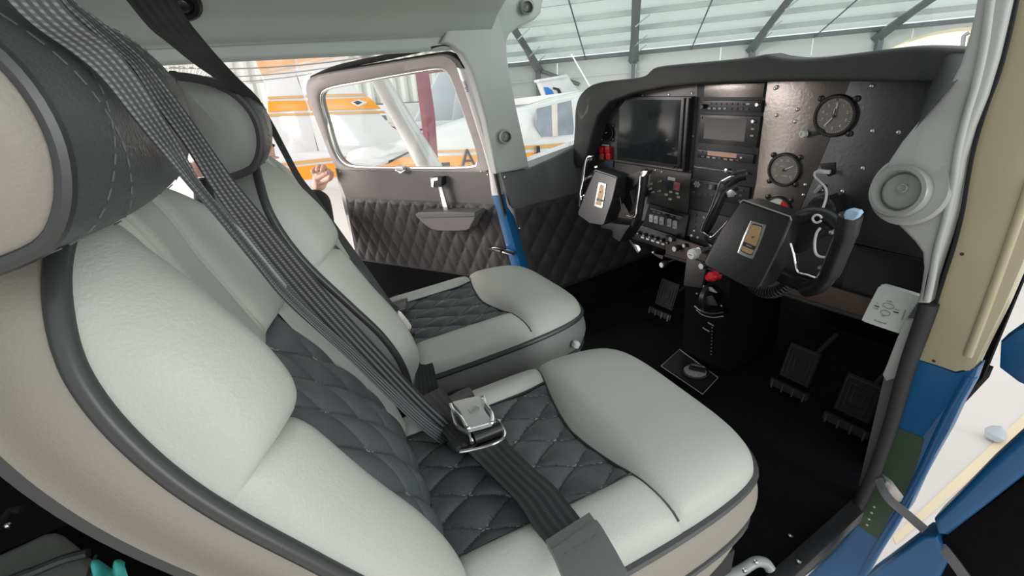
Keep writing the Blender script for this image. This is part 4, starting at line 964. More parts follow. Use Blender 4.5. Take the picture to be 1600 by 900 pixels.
cp = grip[0]; MB().prism([at(x, y, 'Y', -.318) for x, y in [(1317, 336), (1321, 329), (1329, 327), (1341, 330), (1344, 334), (1338, 342), (1332, 345), (1319, 343)]], (0, .012, 0), bev=.003, seg=3).out('grip_cap', 'capblue', y1, label='pale blue-white grip cap')
low = sm(Y3([(1235, 380, -.27), (1240, 398, -.27), (1246, 424, -.268), (1262, 430, -.266), (1281, 436, -.262)]), 4)
MB().tube(low, .0022, 8).out('chrome_edge', 'chrome', y1)
MB().tube(sm(Y3([(1206, 425, -.23), (1232, 437, -.235), (1262, 448, -.245), (1282, 446, -.255)]), 4), .013, 12).out('lower_arm', 'black', y1)
MB().prism(Y3([(1279, 436, -.275), (1291, 432, -.275), (1287, 450, -.275), (1276, 455, -.275)]), (0, .01, 0), bev=.002).out('metal_boss', 'satin', y1)
for q_ in ((1284, 418), (1302, 362)): MB().lathe([(.005, 0), (.004, .008), (0, .009)], at(*q_, 'Y', -.255), AFT, 12).out('switch_button', 'satin', y1)
# left horn
MB().tube(sm(Y3([(1150, 290, -.20), (1140, 296, -.21), (1130, 302, -.22), (1119, 326, -.23), (1108, 350, -.235), (1101, 361, -.235)]), 5), .0105, 12).out('left_grip', 'black', y1)
MB().tube(sm(Y3([(1166, 272, -.19), (1150, 276, -.20), (1134, 290, -.21)]), 4), .013, 12).out('left_upper_arm', 'black', y1)
MB().tube(sm(Y3([(1148, 277, -.225), (1136, 283, -.23), (1126, 285, -.235), (1112, 322, -.245), (1096, 358, -.25), (1101, 365, -.25), (1110, 370, -.25), (1116, 368, -.25), (1128, 356, -.25), (1138, 345, -.25)]), 5), .0022, 8).out('chrome_edge', 'chrome', y1)
MB().prism(Y3([(1126, 283, -.237), (1134, 284, -.237), (1146, 276, -.237), (1141, 275, -.237), (1130, 280, -.237)]), (0, .006, 0), bev=.001).out('chrome_cap', 'chrome', y1)
MB().prism(Y3([(1101, 366, -.245), (1108, 372, -.245), (1113, 388, -.245), (1104, 380, -.245)]), (0, .006, 0), bev=.001).out('chrome_foot', 'chrome', y1)
MB().tube(sm(Y3([(1106, 366, -.24), (1112, 376, -.238), (1124, 378, -.235), (1140, 372, -.235)]), 4), .010, 12).out('left_lower_arm', 'black', y1)
MB().prism(Y3([(1134, 300, -.225), (1142, 296, -.225), (1150, 304, -.225), (1146, 308, -.225), (1137, 308, -.225)]), (0, .006, 0), bev=.001).out('switch_bracket', 'satin', y1)
# second (far) yoke
y2 = thing('control_yoke', 'far control yoke on the left in front of the flight display, gold badge', 'control yoke', at(945, 350, 'Y', -.2), 'control yokes')
f2 = [(928, 269), (930, 266), (962, 276), (965, 279), (963, 310), (957, 346), (954, 348), (935, 345), (916, 333), (914, 328), (922, 292)]
fq = yb(f2, -.2); fq = [p+V((0, (p.z-fq[0].z)*.25, 0)) for p in fq]
MB().prism(fq, (-.004, .055, -.002), bev=.004, seg=3).out('hub_box', 'black', y2)
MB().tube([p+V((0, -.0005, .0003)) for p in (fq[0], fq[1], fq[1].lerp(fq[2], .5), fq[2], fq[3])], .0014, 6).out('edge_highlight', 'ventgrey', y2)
badge(y2, fq, [(936, 285), (945, 287), (946.5, 289), (944, 306), (941, 323), (939, 325), (929, 322), (928.5, 319), (932, 301), (935, 286)],
      [(937.5, 288), (943.5, 289.5), (943, 304), (939, 321.5), (931, 319), (934, 302)], [(932.5, 309.5), (942, 312), (941.3, 315.5), (931.8, 313)], (938, 300), '', .0030)
MB().tube([at(955, 312, 'Y', -.14), at(955, 312, 'Y', -.14)+V((.01, .16, .0))], .018, 14).out('control_column', 'bezel', y2)
MB().prism(Y3([(962, 282, -.16), (1002, 266, -.16), (1000, 282, -.16), (984, 298, -.16), (992, 330, -.16), (984, 336, -.16), (974, 318, -.16), (962, 318, -.16)]), (0, .025, 0), bev=.003).out('arm_web', 'black', y2)
MB().tube(sm(Y3([(1006, 272, -.20), (1004, 290, -.20), (1000, 315, -.195), (996, 340, -.19), (992, 350, -.185)]), 5), .0125, 12).out('hand_grip', 'black', y2)
MB().tube(sm(Y3([(1001, 274, -.212), (999, 296, -.212), (995, 325, -.207), (993, 338, -.205), (986, 338, -.204), (976, 334, -.2), (971, 322, -.19), (968, 305, -.18)]), 4), .0018, 6).out('chrome_edge', 'chrome', y2)
MB().prism(Y3([(999, 273, -.215), (1003, 267, -.215), (1012, 267, -.215), (1011, 271, -.215), (1006, 276, -.215), (1000, 277, -.215)]), (0, .02, 0), bev=.002).out('chrome_cap', 'chrome', y2)
MB().tube(sm(Y3([(928, 248, -.16), (919, 252, -.165), (914, 270, -.17), (910, 300, -.175), (908, 322, -.175)]), 4), .0095, 12).out('left_grip', 'black', y2)
MB().tube(sm(Y3([(927, 244, -.175), (918, 246, -.178), (915, 256, -.18), (912, 280, -.185), (907, 302, -.188), (909, 312, -.188)]), 4), .0018, 6).out('chrome_edge', 'chrome', y2)
MB().tube(sm(Y3([(914, 282, -.17), (924, 276, -.165), (940, 274, -.15)]), 4), .009, 10).out('left_arm', 'black', y2)
for q_ in ((932, 261), (921, 245), (910, 307), (914, 305)): MB().lathe([(.0045, 0), (.003, .006), (0, .007)], at(*q_, 'Y', -.185), AFT, 10).out('bright_switch', 'chrome', y2)
MB().prism(Y3([(940, 346, -.17), (985, 352, -.17), (978, 362, -.17), (968, 378, -.17), (958, 372, -.17), (956, 360, -.17), (938, 356, -.17)]), (0, .06, 0), bev=.004).out('collar_shroud', 'black', y2)
# ================================================================== CABLES AND GADGETS
cbk = thing('charging_cable', 'white charging cable plugged in the panel and looped over the right yoke', 'cable', at(1285, 290, 'Y', -.05))
MB().tube(sm(Y3([(1296, 268, -.012), (1286, 269, -.022), (1275, 268, -.035), (1273, 275, -.05), (1281, 284, -.08), (1290, 294, -.12), (1291, 308, -.16), (1287, 322, -.2), (1282, 334, -.235)]), 6), .0024, 8).out('cable_run', 'white', cbk)
MB().box(at(1287, 268, 'Y', -.018), (.026, .012, .008), (1, .2, 0), (-.2, 1, 0), bev=.002).out('plug', 'white', cbk)
MB().tube(sm(Y3([(1283, 345, -.262), (1276, 348, -.262), (1271, 345, -.262), (1270, 340, -.262), (1275, 336, -.262), (1281, 337, -.262), (1284, 341, -.262)]), 5), .0020, 8).out('cable_loop', 'white', cbk)
MB().tube(sm(Y3([(1282, 356, -.262), (1276, 364, -.265), (1273, 378, -.265), (1274, 394, -.265), (1281, 401, -.265), (1296, 402, -.26)]), 5), .0024, 8).out('cable_bow', 'white', cbk)
MB().prism(Y3([(1278, 256, -.003), (1304, 254, -.003), (1304, 272, -.003), (1294, 276, -.003)]), (0, .003, 0), bev=.001).out('socket_plate', 'black', cbk)
hk = device('panel_hook', 'small grey metal clip on the panel behind the right yoke', 'clip', pn(1274, 300, .01))
MB().prism(pl([(1270, 300), (1280, 288), (1285, 289), (1283, 295), (1276, 302), (1271, 303)], .010), (0, .008, 0), bev=.002).out('clip_body', 'ventgrey', hk)
ph_ = thing('phone_holder', 'black round mount on the panel behind the right yoke', 'mount', at(1285, 330, 'Y', -.08))
MB().lathe([(.030, 0), (.030, .02), (.026, .024), (0, .024)], at(1290, 325, 'Y', -.03), AFT, 28).out('mount_disc', 'black', ph_)
MB().prism(Y3([(1245, 330, -.06), (1290, 308, -.06), (1300, 330, -.06), (1285, 350, -.06), (1250, 345, -.06)]), (0, .05, 0), bev=.006).out('mount_bracket', 'blackm', ph_)
co = thing('coiled_cord', 'black coiled microphone cord hanging beneath the right yoke', 'cord', at(1200, 455, 'Y', -.2))
cen = sm(Y3([(1170, 430, -.22), (1176, 446, -.23), (1192, 456, -.235), (1213, 456, -.235), (1233, 444, -.23)]), 40)
mb = []; T = len(cen)
for i, p in enumerate(cen):
    t = (cen[min(i+1, T-1)]-cen[max(i-1, 0)]).normalized(); a_ = t.cross(V((0, 1, 0))).normalized(); b_ = t.cross(a_); g_ = i*2*math.pi/8
    mb.append(p+a_*math.cos(g_)*.0105+b_*math.sin(g_)*.0105)
MB().tube(mb, .0026, 6).out('cord_coil', 'black', co)
cl_ = thing('cable_clamp', 'dark cable with a pale ferrule beside the red knob', 'cable', at(1150, 436, 'Y', -.1))
MB().tube(sm(Y3([(1124, 428, -.08), (1136, 424, -.10), (1150, 424, -.12), (1162, 428, -.12)]), 4), .003, 8).out('cable_run', 'black', cl_)
MB().ball(at(1153, 424, 'Y', -.125), .006, 12, (1.2, 1, .6)).out('ferrule', 'white', cl_)
# carbon monoxide detector
cdn = thing('gas_detector', 'white gas alarm box with two oval buttons under the right panel', 'gas detector', at(1390, 520, 'Y', -.10))
CDY = -.10; n_ = V((0, -1, .25)).normalized(); d0 = at(1390, 485, 'Y', CDY)
def cdp(x, y, off=0.0): return hit(x, y, d0+n_*off, n_)
body = sm([cdp(*q) for q in [(1377, 446), (1382, 446), (1440, 464), (1444, 470)]], 3)+[cdp(1436, 500), cdp(1404, 521)]+sm([cdp(*q) for q in [(1398, 519), (1354, 504), (1349, 501), (1348, 496), (1372, 449)]], 3)
MB().prism(body, -n_*.028, bev=.004, seg=3).out('alarm_body', 'offwhite', cdn)
U = (cdp(1410, 486)-cdp(1360, 472)).normalized(); W = n_.cross(U)
for q_, rx, rz in (((1388, 478), .0095, .0052), ((1383, 489), .0080, .0048)):
    c = cdp(*q_, .0008); MB().tube([c+U*math.cos(k*math.pi/12)*rx+W*math.sin(k*math.pi/12)*rz for k in range(24)], .0008, 5, closed=True).out('oval_button', 'ventgrey', cdn)
for q_ in ((1370, 478.5), (1400, 488)): MB().box(cdp(*q_, .0006), (.0085, .0022, .001), U, W, bev=.0003).out('status_lamp', 'ink', cdn)
for q_, s_, z_ in (((1375, 503), 'Honeywell', .0050), ((1390, 471), 'ALARM', .0032), ((1371, 474), 'ON', .0028), ((1368, 482), 'POWER', .0028), ((1380, 494), 'TEST', .0032), ((1402, 484), 'FAULT', .0028)):
    textmesh('alarm_lettering', s_, z_, 'ink', cdp(*q_, .0006), U, W, cdn)
MB().box(cdp(1412, 492, .0005), (.0025, .020, .001), U, W).out('side_grille', 'ventgrey', cdn)
# ================================================================== SEAT BELTS
def strap(name, rows, mat, parent, th=.0022, k=6, ridge=0, **kw):
    # rows: ((x1, y1), (x2, y2), axis, value1, value2) two edges of the webbing
    A = sm([at(*r[0], r[2], r[3]) for r in rows], k); B = sm([at(*r[1], r[2], r[4]) for r in rows], k)
    vs = []; m = len(A); nq = 9
    for i in range(m):
        t = (A[min(i+1, m-1)]-A[max(i-1, 0)]); w_ = B[i]-A[i]; n = t.cross(w_).normalized()
        for j in range(nq):
            f = j/(nq-1); r_ = (.0006*(j % 2))*ridge; vs.append(A[i].lerp(B[i], f)+n*(th/2+r_))
        for j in range(nq-1, -1, -1): vs.append(A[i].lerp(B[i], j/(nq-1))-n*(th/2))
    q = 2*nq; fs = []
    for i in range(m-1):
        for j in range(q): fs.append((i*q+j, i*q+(j+1) % q, (i+1)*q+(j+1) % q, (i+1)*q+j))
    fs += [tuple(range(q))[::-1], tuple(range((m-1)*q, m*q))]
    o = link(name, vs, fs, mat, parent, **kw); me = o.data; uvl = me.uv_layers.new(name='UVMap'); acc = [0]
    for i in range(1, m): acc.append(acc[-1]+(A[i]-A[i-1]).length)
    for lp_ in me.loops:
        i, j = divmod(lp_.vertex_index, q); uvl.data[lp_.index].uv = ((j if j < nq else q-1-j)/(nq-1), acc[i])
    return o
b1 = thing('shoulder_belt', 'pair of black shoulder straps with painted grey sheen crossing the near headrest to the near buckle', 'seat belt', at(700, 680, 'X', .27), 'shoulder belts')
strap('outer_strap', [((-40, -60), (60, -60), 'X', .47, .46), ((10, 0), (92, 0), 'X', .465, .455), ((52, 40), (128, 38), 'X', .46, .45), ((112, 82), (176, 75), 'X', .45, .44), ((158, 122), (212, 118), 'X', .445, .435), ((205, 180), (246, 170), 'X', .44, .43), ((250, 235), (277, 222), 'X', .43, .42), ((296, 290), (309, 281), 'X', .42, .41), ((338, 338), (347, 330), 'X', .41, .40), ((398, 412), (407, 404), 'X', .39, .38), ((450, 474), (460, 465), 'X', .37, .36), ((535, 552), (550, 544), 'X', .34, .335), ((600, 616), (616, 606), 'X', .31, .305), ((655, 668), (668, 654), 'X', .29, .285), ((705, 706), (722, 690), 'X', .27, .265)], 'webbing_sheen', b1, ridge=1)
strap('inner_strap', [((60, -60), (108, -60), 'X', .46, .45), ((92, 0), (112, -2), 'X', .455, .445), ((130, 38), (150, 30), 'X', .45, .44), ((172, 75), (196, 68), 'X', .44, .43), ((205, 106), (232, 102), 'X', .43, .42), ((246, 168), (280, 162), 'X', .42, .41), ((290, 228), (322, 222), 'X', .41, .40), ((330, 292), (370, 288), 'X', .40, .39), ((368, 345), (412, 338), 'X', .39, .38), ((430, 424), (474, 412), 'X', .365, .36), ((490, 492), (534, 482), 'X', .34, .335), ((560, 566), (602, 556), 'X', .315, .31), ((625, 634), (660, 618), 'X', .29, .285), ((668, 676), (700, 655), 'X', .275, .27), ((702, 704), (735, 686), 'X', .262, .258)], 'webbing_half_sheen', b1, ridge=1)
b2 = thing('shoulder_belt', 'wide black shoulder belt twisting down past the far headrest', 'seat belt', at(602, 470, 'X', -.2), 'shoulder belts')
strap('webbing_strap', [((150, -60), (250, -60), 'X', .33, .31), ((197, 0), (275, 0), 'X', .30, .28), ((233, 43), (296, 34), 'X', .26, .24), ((262, 66), (318, 62), 'X', .22, .20), ((300, 97), (342, 90), 'X', .15, .13), ((345, 128), (372, 122), 'X', .05, .04), ((385, 156), (401, 150), 'X', -.06, -.07), ((404, 176), (414, 171), 'X', -.12, -.125), ((422, 205), (431, 201), 'X', -.17, -.175), ((442, 242), (450, 238), 'X', -.19, -.195), ((464, 282), (472, 278), 'X', -.20, -.205), ((488, 312), (496, 308), 'X', -.205, -.21), ((508, 342), (516, 338), 'X', -.205, -.21), ((531, 377), (540, 372), 'X', -.205, -.21), ((562, 425), (574, 419), 'X', -.205, -.21), ((594, 470), (606, 464), 'X', -.2, -.205), ((614, 492), (627, 486), 'X', -.2, -.205)], 'webbing', b2)
# near lap belt and buckle on the cushion
ZB = .435
lb = thing('lap_belt', 'black lap belt running from the near buckle into a stitched leather sleeve', 'seat belt', at(850, 800, 'Z', ZB), 'lap belts')
def ZR(a, b, z1, z2=None): return (a, b, 'Z', z1, z2 if z2 is not None else z1)
strap('webbing_strap', [ZR((730, 706), (786, 684), .450), ZR((748, 724), (804, 704), .453), ZR((786, 762), (840, 738), .455), ZR((812, 790), (868, 762), .456), ZR((832, 822), (892, 792), .457), ZR((856, 852), (912, 818), .458), ZR((880, 880), (930, 842), .462)], 'belt_sheen', lb, th=.003)
sl_ = strap('leather_sleeve', [ZR((854, 850), (922, 806), .468), ZR((866, 872), (936, 826), .474), ZR((880, 905), (956, 858), .478), ZR((892, 935), (975, 890), .480), ZR((900, 970), (998, 930), .478)], 'grey_leather', lb, th=.009, label='grey stitched leather sleeve')
strap('sleeve_flap', [ZR((862, 862), (932, 814), .481), ZR((868, 874), (941, 826), .484), ZR((884, 908), (962, 862), .488), ZR((896, 938), (980, 895), .490), ZR((904, 970), (1002, 935), .488)], 'grey_leather', sl_, th=.004)
mb = MB(); stitches(mb, densify([at(882, 866, 'Z', .4925), at(905, 852, 'Z', .4925), at(938, 832, 'Z', .4925)]), w=.0016, ln=.006, gap=.004); mb.out('stitching', 'panel', sl_)
bk = thing('seat_belt_buckle', 'silver lift-cover buckle lying on the near seat cushion', 'buckle', at(745, 680, 'Z', ZB+.005), 'belt buckles')
def zb(L, z): return [at(x, y, 'Z', z) for x, y in L]
MB().prism(sm(zb([(707, 629), (712, 626), (742, 619), (748, 620), (756, 634), (758, 642), (768, 656), (764, 661), (734, 669), (730, 666), (722, 652), (718, 642)], .476), 3, True), (0, 0, -.007), bev=.0025, seg=3).out('lift_cover', 'satin_bright', bk)
for L in ([(704, 632), (708, 641), (722, 655), (729, 668), (733, 668)], [(752, 622), (756, 622), (759, 633), (768, 645), (770, 658), (766, 661)]):
    MB().tube(sm(zb(L, .477), 4), .003, 8).out('cover_side', 'chrome', bk)
c = at(741, 640, 'Z', .4768); MB().tube([c+V((math.cos(k*math.pi/8)*.0075, math.sin(k*math.pi/8)*.0075, 0)) for k in range(16)], .0005, 5, closed=True).out('engraved_ring', 'ventgrey', bk)
for dx in (-.003, 0, .003): MB().tube([c+V((dx, -.004, 0)), c+V((dx*.4, .005, 0))], .0005, 5).out('engraved_line', 'ventgrey', bk)
MB().prism(zb([(705, 655), (735, 648), (782, 655), (787, 682), (770, 692), (718, 706), (700, 690)], .446), (0, 0, -.005), bev=.001).out('buckle_frame', 'chrome', bk)
MB().tube(zb([(740, 685), (782, 668)], .458), .0095, 14).out('webbing_roller', 'black', bk)
MB().tube(sm(zb([(718, 706), (740, 702), (770, 694), (788, 682), (785, 668), (776, 656)], .452), 4), .0026, 8).out('chrome_rim', 'chrome', bk)
MB().tube(sm(zb([(706, 640), (712, 662), (722, 672), (734, 680), (738, 692)], .462), 4), .003, 8).out('chrome_rim', 'chrome', bk)
strap('webbing_end', [ZR((640, 630), (690, 606), .450), ZR((670, 655), (712, 636), .452), ZR((688, 674), (722, 660), .452), ZR((706, 694), (738, 680), .450), ZR((724, 708), (748, 692), .446)], 'belt_sheen', bk, th=.004, k=5)
mb = MB()
for k, q_ in enumerate([(700, 672), (708, 684), (712, 694), (722, 690)]): mb.ball(at(*q_, 'Z', .447), .012, 12, (1.3, .9, .5))
mb.out('folded_webbing', 'belt_sheen', bk)
# webbing stub behind the buckle, between the seats
s1 = thing('lap_belt', 'short black belt stub looping up behind the near buckle', 'seat belt', at(706, 640, 'Z', .40), 'lap belts')
strap('webbing_strap', [ZR((690, 632), (704, 612), .36), ZR((698, 622), (730, 606), .425, .42), ZR((706, 630), (738, 612), .452, .45), ZR((716, 650), (746, 632), .454, .45)], 'webbing', s1, th=.003)
MB().tube(sm([at(688, 640, 'Z', .37), at(692, 624, 'Z', .39), at(708, 612, 'Z', .41), at(728, 607, 'Z', .42)], 5), .004, 8).out('loop_edge', 'piping', s1)
s2 = thing('lap_belt', 'black belt stub lying in the gap between the two seats', 'seat belt', at(665, 620, 'Z', .30), 'lap belts')
strap('webbing_strap', [ZR((640, 545), (662, 540), .395), ZR((648, 575), (676, 568), .385), ZR((650, 605), (684, 602), .36), ZR((652, 630), (688, 622), .33), ZR((656, 645), (690, 634), .31)], 'webbing', s2, th=.003)
MB().tube(sm(zb([(655, 646), (672, 644), (688, 634), (692, 618), (686, 608)], .34), 5), .004, 8).out('loop_edge', 'piping', s2)
# far buckle and stub
f1 = thing('seat_belt_buckle', 'small silver buckle at the back edge of the far seat cushion', 'buckle', at(630, 505, 'Z', .40), 'belt buckles')
MB().prism(sm(zb([(616, 487), (624, 485), (632, 493), (643, 508), (640, 515), (630, 512), (622, 502)], .425), 2, True), (0, 0, -.007), bev=.002).out('lift_cover', 'satin', f1)
MB().tube(sm(zb([(616, 489), (622, 504), (632, 516), (642, 516)], .426), 4), .0025, 8).out('cover_side', 'chrome', f1)
MB().prism(zb([(628, 512), (640, 516), (648, 526), (642, 532), (632, 524)], .415), (0, 0, -.006), bev=.001).out('buckle_frame', 'chrome', f1)
MB().tube(zb([(632, 518), (645, 524)], .420), .006, 10).out('webbing_roller', 'black', f1)
f2_ = thing('lap_belt', 'black belt stub looping over the far seat cushion by the door sill', 'seat belt', at(618, 475, 'Z', .38), 'lap belts')
strap('webbing_strap', [ZR((604, 472), (626, 462), .36), ZR((608, 474), (636, 465), .405), ZR((610, 482), (636, 474), .418), ZR((616, 490), (634, 484), .42)], 'webbing', f2_, th=.003)
MB().tube(sm(zb([(606, 474), (612, 466), (624, 462), (634, 464), (637, 472)], .40), 4), .003, 8).out('loop_edge', 'piping', f2_)
# small things on the floor and the rear seat
lv = thing('seat_rail_lever', 'grey metal seat adjusting lever on the floor beside the right door sill', 'lever', at(1170, 890, 'Z', .02))
MB().tube(sm([at(1130, 905, 'Z', .02), at(1160, 890, 'Z', .03), at(1180, 878, 'Z', .035), at(1196, 880, 'Z', .03), at(1204, 890, 'Z', .02)], 4), .010, 10).out('lever_arm', 'ventgrey', lv)
for q_ in ((1181, 879), (1163, 892)): MB().lathe([(.004, 0), (.004, .003), (0, .004)], at(*q_, 'Z', .045), (0, -.3, 1), 10).out('bright_bolt', 'chrome', lv)
rl_ = thing('seat_rail', 'black seat rail with a few bright bolts beside the right sill', 'seat rail', at(1240, 870, 'Z', .0))
MB().prism([at(x, y, 'Z', .01) for x, y in [(1150, 940), (1330, 780), (1350, 800), (1200, 940)]], (0, 0, -.03), bev=.004).out('rail_body', 'black', rl_)
for q_ in ((1235, 838), (1248, 878)): MB().lathe([(.005, 0), (.005, .004), (0, .005)], at(*q_, 'Z', .012), (0, 0, 1), 10).out('rail_bolt', 'chrome', rl_)
kn = thing('adjuster_button', 'small white knob between the two seat cushions', 'knob', at(897, 542, 'Z', .30))
MB().lathe([(.006, 0), (.010, .004), (.010, .014), (.004, .018), (0, .018)], at(897, 543, 'Z', .31), (.2, .5, 1), 16).out('knob_cap', 'white', kn)
rs = thing('rear_bench', 'grey rear bench seat with black piping at the lower left corner', 'seat', at(90, 880, 'X', .35))
def rz(L, z): return [at(x, y, 'Z', z) for x, y in L]
MB().prism(sm(rz([(-120, 900), (-40, 880), (40, 845), (85, 828), (122, 852), (150, 880), (250, 1000), (-150, 1100)], .38), 3, True), (0, 0, -.10), bev=.012, seg=3).out('rear_cushion', 'grey_leather', rs)
MB().tube(sm(rz([(-60, 940), (20, 905), (60, 890), (100, 874), (138, 864)], .385), 5), .006, 8).out('seat_piping', 'piping', rs)
MB().tube(sm(rz([(136, 960), (138, 900), (146, 878), (150, 868)], .384), 5), .002, 8).out('seat_seam', 'piping', rs)
tl = thing('teal_cloth', 'small teal cloth lying on the rear seat behind the near seat', 'cloth', at(175, 890, 'Z', .39))
def tcl(s, t):
    p = at(lerp(148, 198, s), lerp(882, 940, t), 'Z', .40); p.z += .010*math.sin(s*9+t*4)+.006*math.sin(t*11); return p
MB().grid(tcl, 24, 16).out('cloth_fold', 'teal', tl)
bx = thing('rear_seat_belt', 'dark belt and bright clip in the shadow behind the near seat', 'seat belt', at(15, 810, 'Z', .40))
MB().tube(sm(rz([(-20, 850), (0, 820), (15, 800), (35, 795)], .42), 4), .006, 8).out('belt_webbing', 'black', bx)
MB().ball(at(12, 821, 'Z', .43), .004, 10).out('bright_clip', 'chrome', bx)
# ================================================================== HANGAR
def eL(name, mb, mat, parent=None, **k):
    mb.v = [ext(v) for v in mb.v]; return mb.out(name, mat, parent, **k)
mb = MB().prism([V((-45, -30, GND)), V((30, -30, GND)), V((30, 45, GND)), V((-45, 45, GND))], (0, 0, -.1)); eL('floor_hangar', mb, 'concrete', kind='structure', label='pale painted hangar floor')
WD = 27.0; az = R(44); WN = V((-math.sin(az), math.cos(az), 0)); WT = V((math.cos(az), math.sin(az), 0)); FT = V((CAM.x, CAM.y, 0)); EV = 3.45
def wp(s, d, z): return FT+WN*d+WT*s+V((0, 0, z))          # s along wall, d towards wall
slope = .18
wall = thing('wall_hangar', 'pale clad end wall of the hangar', None, ext(wp(0, WD, GND)), kind='structure')
S0_, S1_ = -15.5, 40
for k in range(14):
    a = lerp(S0_, S1_, k/14); b = lerp(S0_, S1_, (k+1)/14); eL('wall_sheet', MB().prism([wp(a+.02, WD, GND), wp(b-.02, WD, GND), wp(b-.02, WD, EV), wp(a+.02, WD, EV)], WN*.05), 'cladding', wall)
for z in (.2, 1.55, 2.6): eL('girt', MB().box(wp(12, WD-.10, z), (54, .1, .07), WT, WN), 'cladding', wall)
eL('eave_beam', MB().box(wp(12, WD-.25, EV), (56, .25, .16), WT, WN), 'steel', wall)
roof = thing('ceiling_hangar', 'pale hangar roof with purlins and bright skylights', None, ext(wp(0, WD, EV)), kind='structure')
def rpt(s, d): return wp(s, d, EV+slope*(WD-d))
DE = 11.0; rows_ = 9
for i in range(rows_):
    d1, d0 = WD-(WD-DE)*i/rows_, WD-(WD-DE)*(i+1)/rows_
    for j in range(12):
        s0, s1 = lerp(-18, 40, j/12), lerp(-18, 40, (j+1)/12)
        sky = (i in (4, 5, 7) and j in (3, 5))
        eL('skylight_sheet' if sky else 'roof_sheet', MB().prism([rpt(s0, d1)+V((0, 0, .16)), rpt(s1, d1)+V((0, 0, .16)), rpt(s1, d0)+V((0, 0, .16)), rpt(s0, d0)+V((0, 0, .16))], (0, 0, .04)), 'skylight' if sky else 'roofing', roof)
for i in range(rows_+1):
    d = WD-(WD-DE)*i/rows_; eL('purlin', MB().box(rpt(11, d), (58, .09, .20), WT, WN), 'steel_light', roof)
RD = (rpt(0, DE)-rpt(0, WD)).normalized()
def sat_(x, y):      # wall coordinate s of a picture column
    d = ehit(x, y, wp(0, WD-.3, 0), WN); return (d-FT).dot(WT)
for x, y in ((841, 120), (990, 100), (1175, 85), (1372, 75), (640, 150)):
    s = sat_(x, y); fr_ = thing('roof_frame', {841: 'leftmost steel hangar frame in the windscreen, beside the left pillar', 990: 'second steel hangar frame from the left pillar in the windscreen', 1175: 'third steel hangar frame, above the middle of the glareshield', 1372: 'rightmost steel hangar frame slanting over the right of the windscreen', 640: 'steel hangar frame hidden mostly behind the left pillar trim'}[x], 'steel frame', ext(wp(s, WD-.3, GND)), 'hangar portal frames')
    eL('column', MB().box(wp(s, WD-.3, (EV+GND)/2), (.22, .30, EV-GND), WT, WN), 'steel', fr_)
    eL('rafter', MB().tube([rpt(s, WD)+V((0, 0, -.35)), rpt(s, WD-3)+V((0, 0, -.22)), rpt(s, DE)+V((0, 0, -.15))], [.26, .17, .15], 4, up=(0, 0, 1)), 'steel', fr_)
    for d in (WD-1.2, WD-2.6, WD-5, WD-8): eL('fly_brace', MB().tube([rpt(s, d)+V((0, 0, -.40)), rpt(s, d)+WT*.55+V((0, 0, -.02))], .03, 6), 'cladding', fr_)
for x in (915, 1080, 1270):
    s = sat_(x, 82); g_ = thing('sag_rod', {915: 'leftmost thin rod crossing the hangar roof purlins', 1080: 'middle thin rod crossing the hangar roof purlins', 1270: 'rightmost thin rod crossing the hangar roof purlins'}[x], 'rod', ext(rpt(s, WD)), 'hangar sag rods')
    eL('rod', MB().tube([rpt(s, WD-.2)+V((0, 0, -.12)), rpt(s, DE)+V((0, 0, -.12))], .03, 6), 'steel', g_)
for a, b in (((843, 92), (900, 152)), ((843, 95), (870, 112))):
    pass
bs = thing('wall_brace', 'diagonal steel brace on the hangar end wall behind the blue-tailed aircraft', 'steel brace', ext(wp(sat_(845, 112), WD-.3, 1)))
eL('brace_bar', MB().tube([ehit(846, 111, wp(0, WD-.2, 0), WN), ehit(905, 132, wp(0, WD-.2, 0), WN)], .09, 6), 'steel', bs)
# corrugated side wall seen past the left door
cw = thing('wall_hangar_side', 'corrugated side wall of the hangar', None, ext(V((-17, 4, GND))), kind='structure')
def corrug(x, y0, y1, z0, z1, pitch, dep):
    vs = []; fs = []; n = int((y1-y0)/pitch)*4
    for i in range(n+1):
        y = y0+(y1-y0)*i/n; dx = dep if i % 4 in (1, 2) else 0
        vs += [V((x+dx, y, z0)), V((x+dx, y, z1))]
    for i in range(n): fs.append((2*i, 2*i+2, 2*i+3, 2*i+1))
    return MB().add(vs, fs)
eL('corrugated_sheet', corrug(-17, -9, 9.5, GND+1.4, EV+.2, .42, .09), 'corr', cw, smooth=False)
eL('lower_band', MB().prism([V((-17.05, -9, GND)), V((-17.05, 9.5, GND)), V((-17.05, 9.5, GND+1.5)), V((-17.05, -9, GND+1.5))], (-.1, 0, 0)), 'whitepaint', cw)
eL('girt', MB().box((-16.85, 0, GND+2.4), (.1, 19, .1)), 'steel', cw)
eL('eave_rail', MB().box((-16.8, 0, EV+.25), (.2, 19, .2)), 'steel', cw)
# ================================================================== OTHER AIRCRAFT
def fuselage(cx, st, mat, parent, nm='fuselage', n=28):
    # st: (y, z_bottom, z_top, half_width)
    vs = []; 
    for y, zb_, zt, hw in st:
        for k in range(n):
            g_ = 2*math.pi*k/n; c, s = math.cos(g_), math.sin(g_); e = .75
            vs.append(V((cx+hw*math.copysign(abs(c)**e, c), y, (zb_+zt)/2+(zt-zb_)/2*math.copysign(abs(s)**e, s))))
    fs = []
    for i in range(len(st)-1):
        for k in range(n): fs.append((i*n+k, i*n+(k+1) % n, (i+1)*n+(k+1) % n, (i+1)*n+k))
    fs += [tuple(range(n))[::-1], tuple(range((len(st)-1)*n, len(st)*n))]
    return eL(nm, MB().add(vs, fs), mat, parent)
XA = -6.2; XC = -6.65
def ea(x, y, X=XA): return eat(x, y, 'X', X)
oa = thing('parked_aircraft', 'white high-wing aircraft with orange stripes parked beyond the left door', 'aircraft', ext(V((XC, 2, GND+.3))))
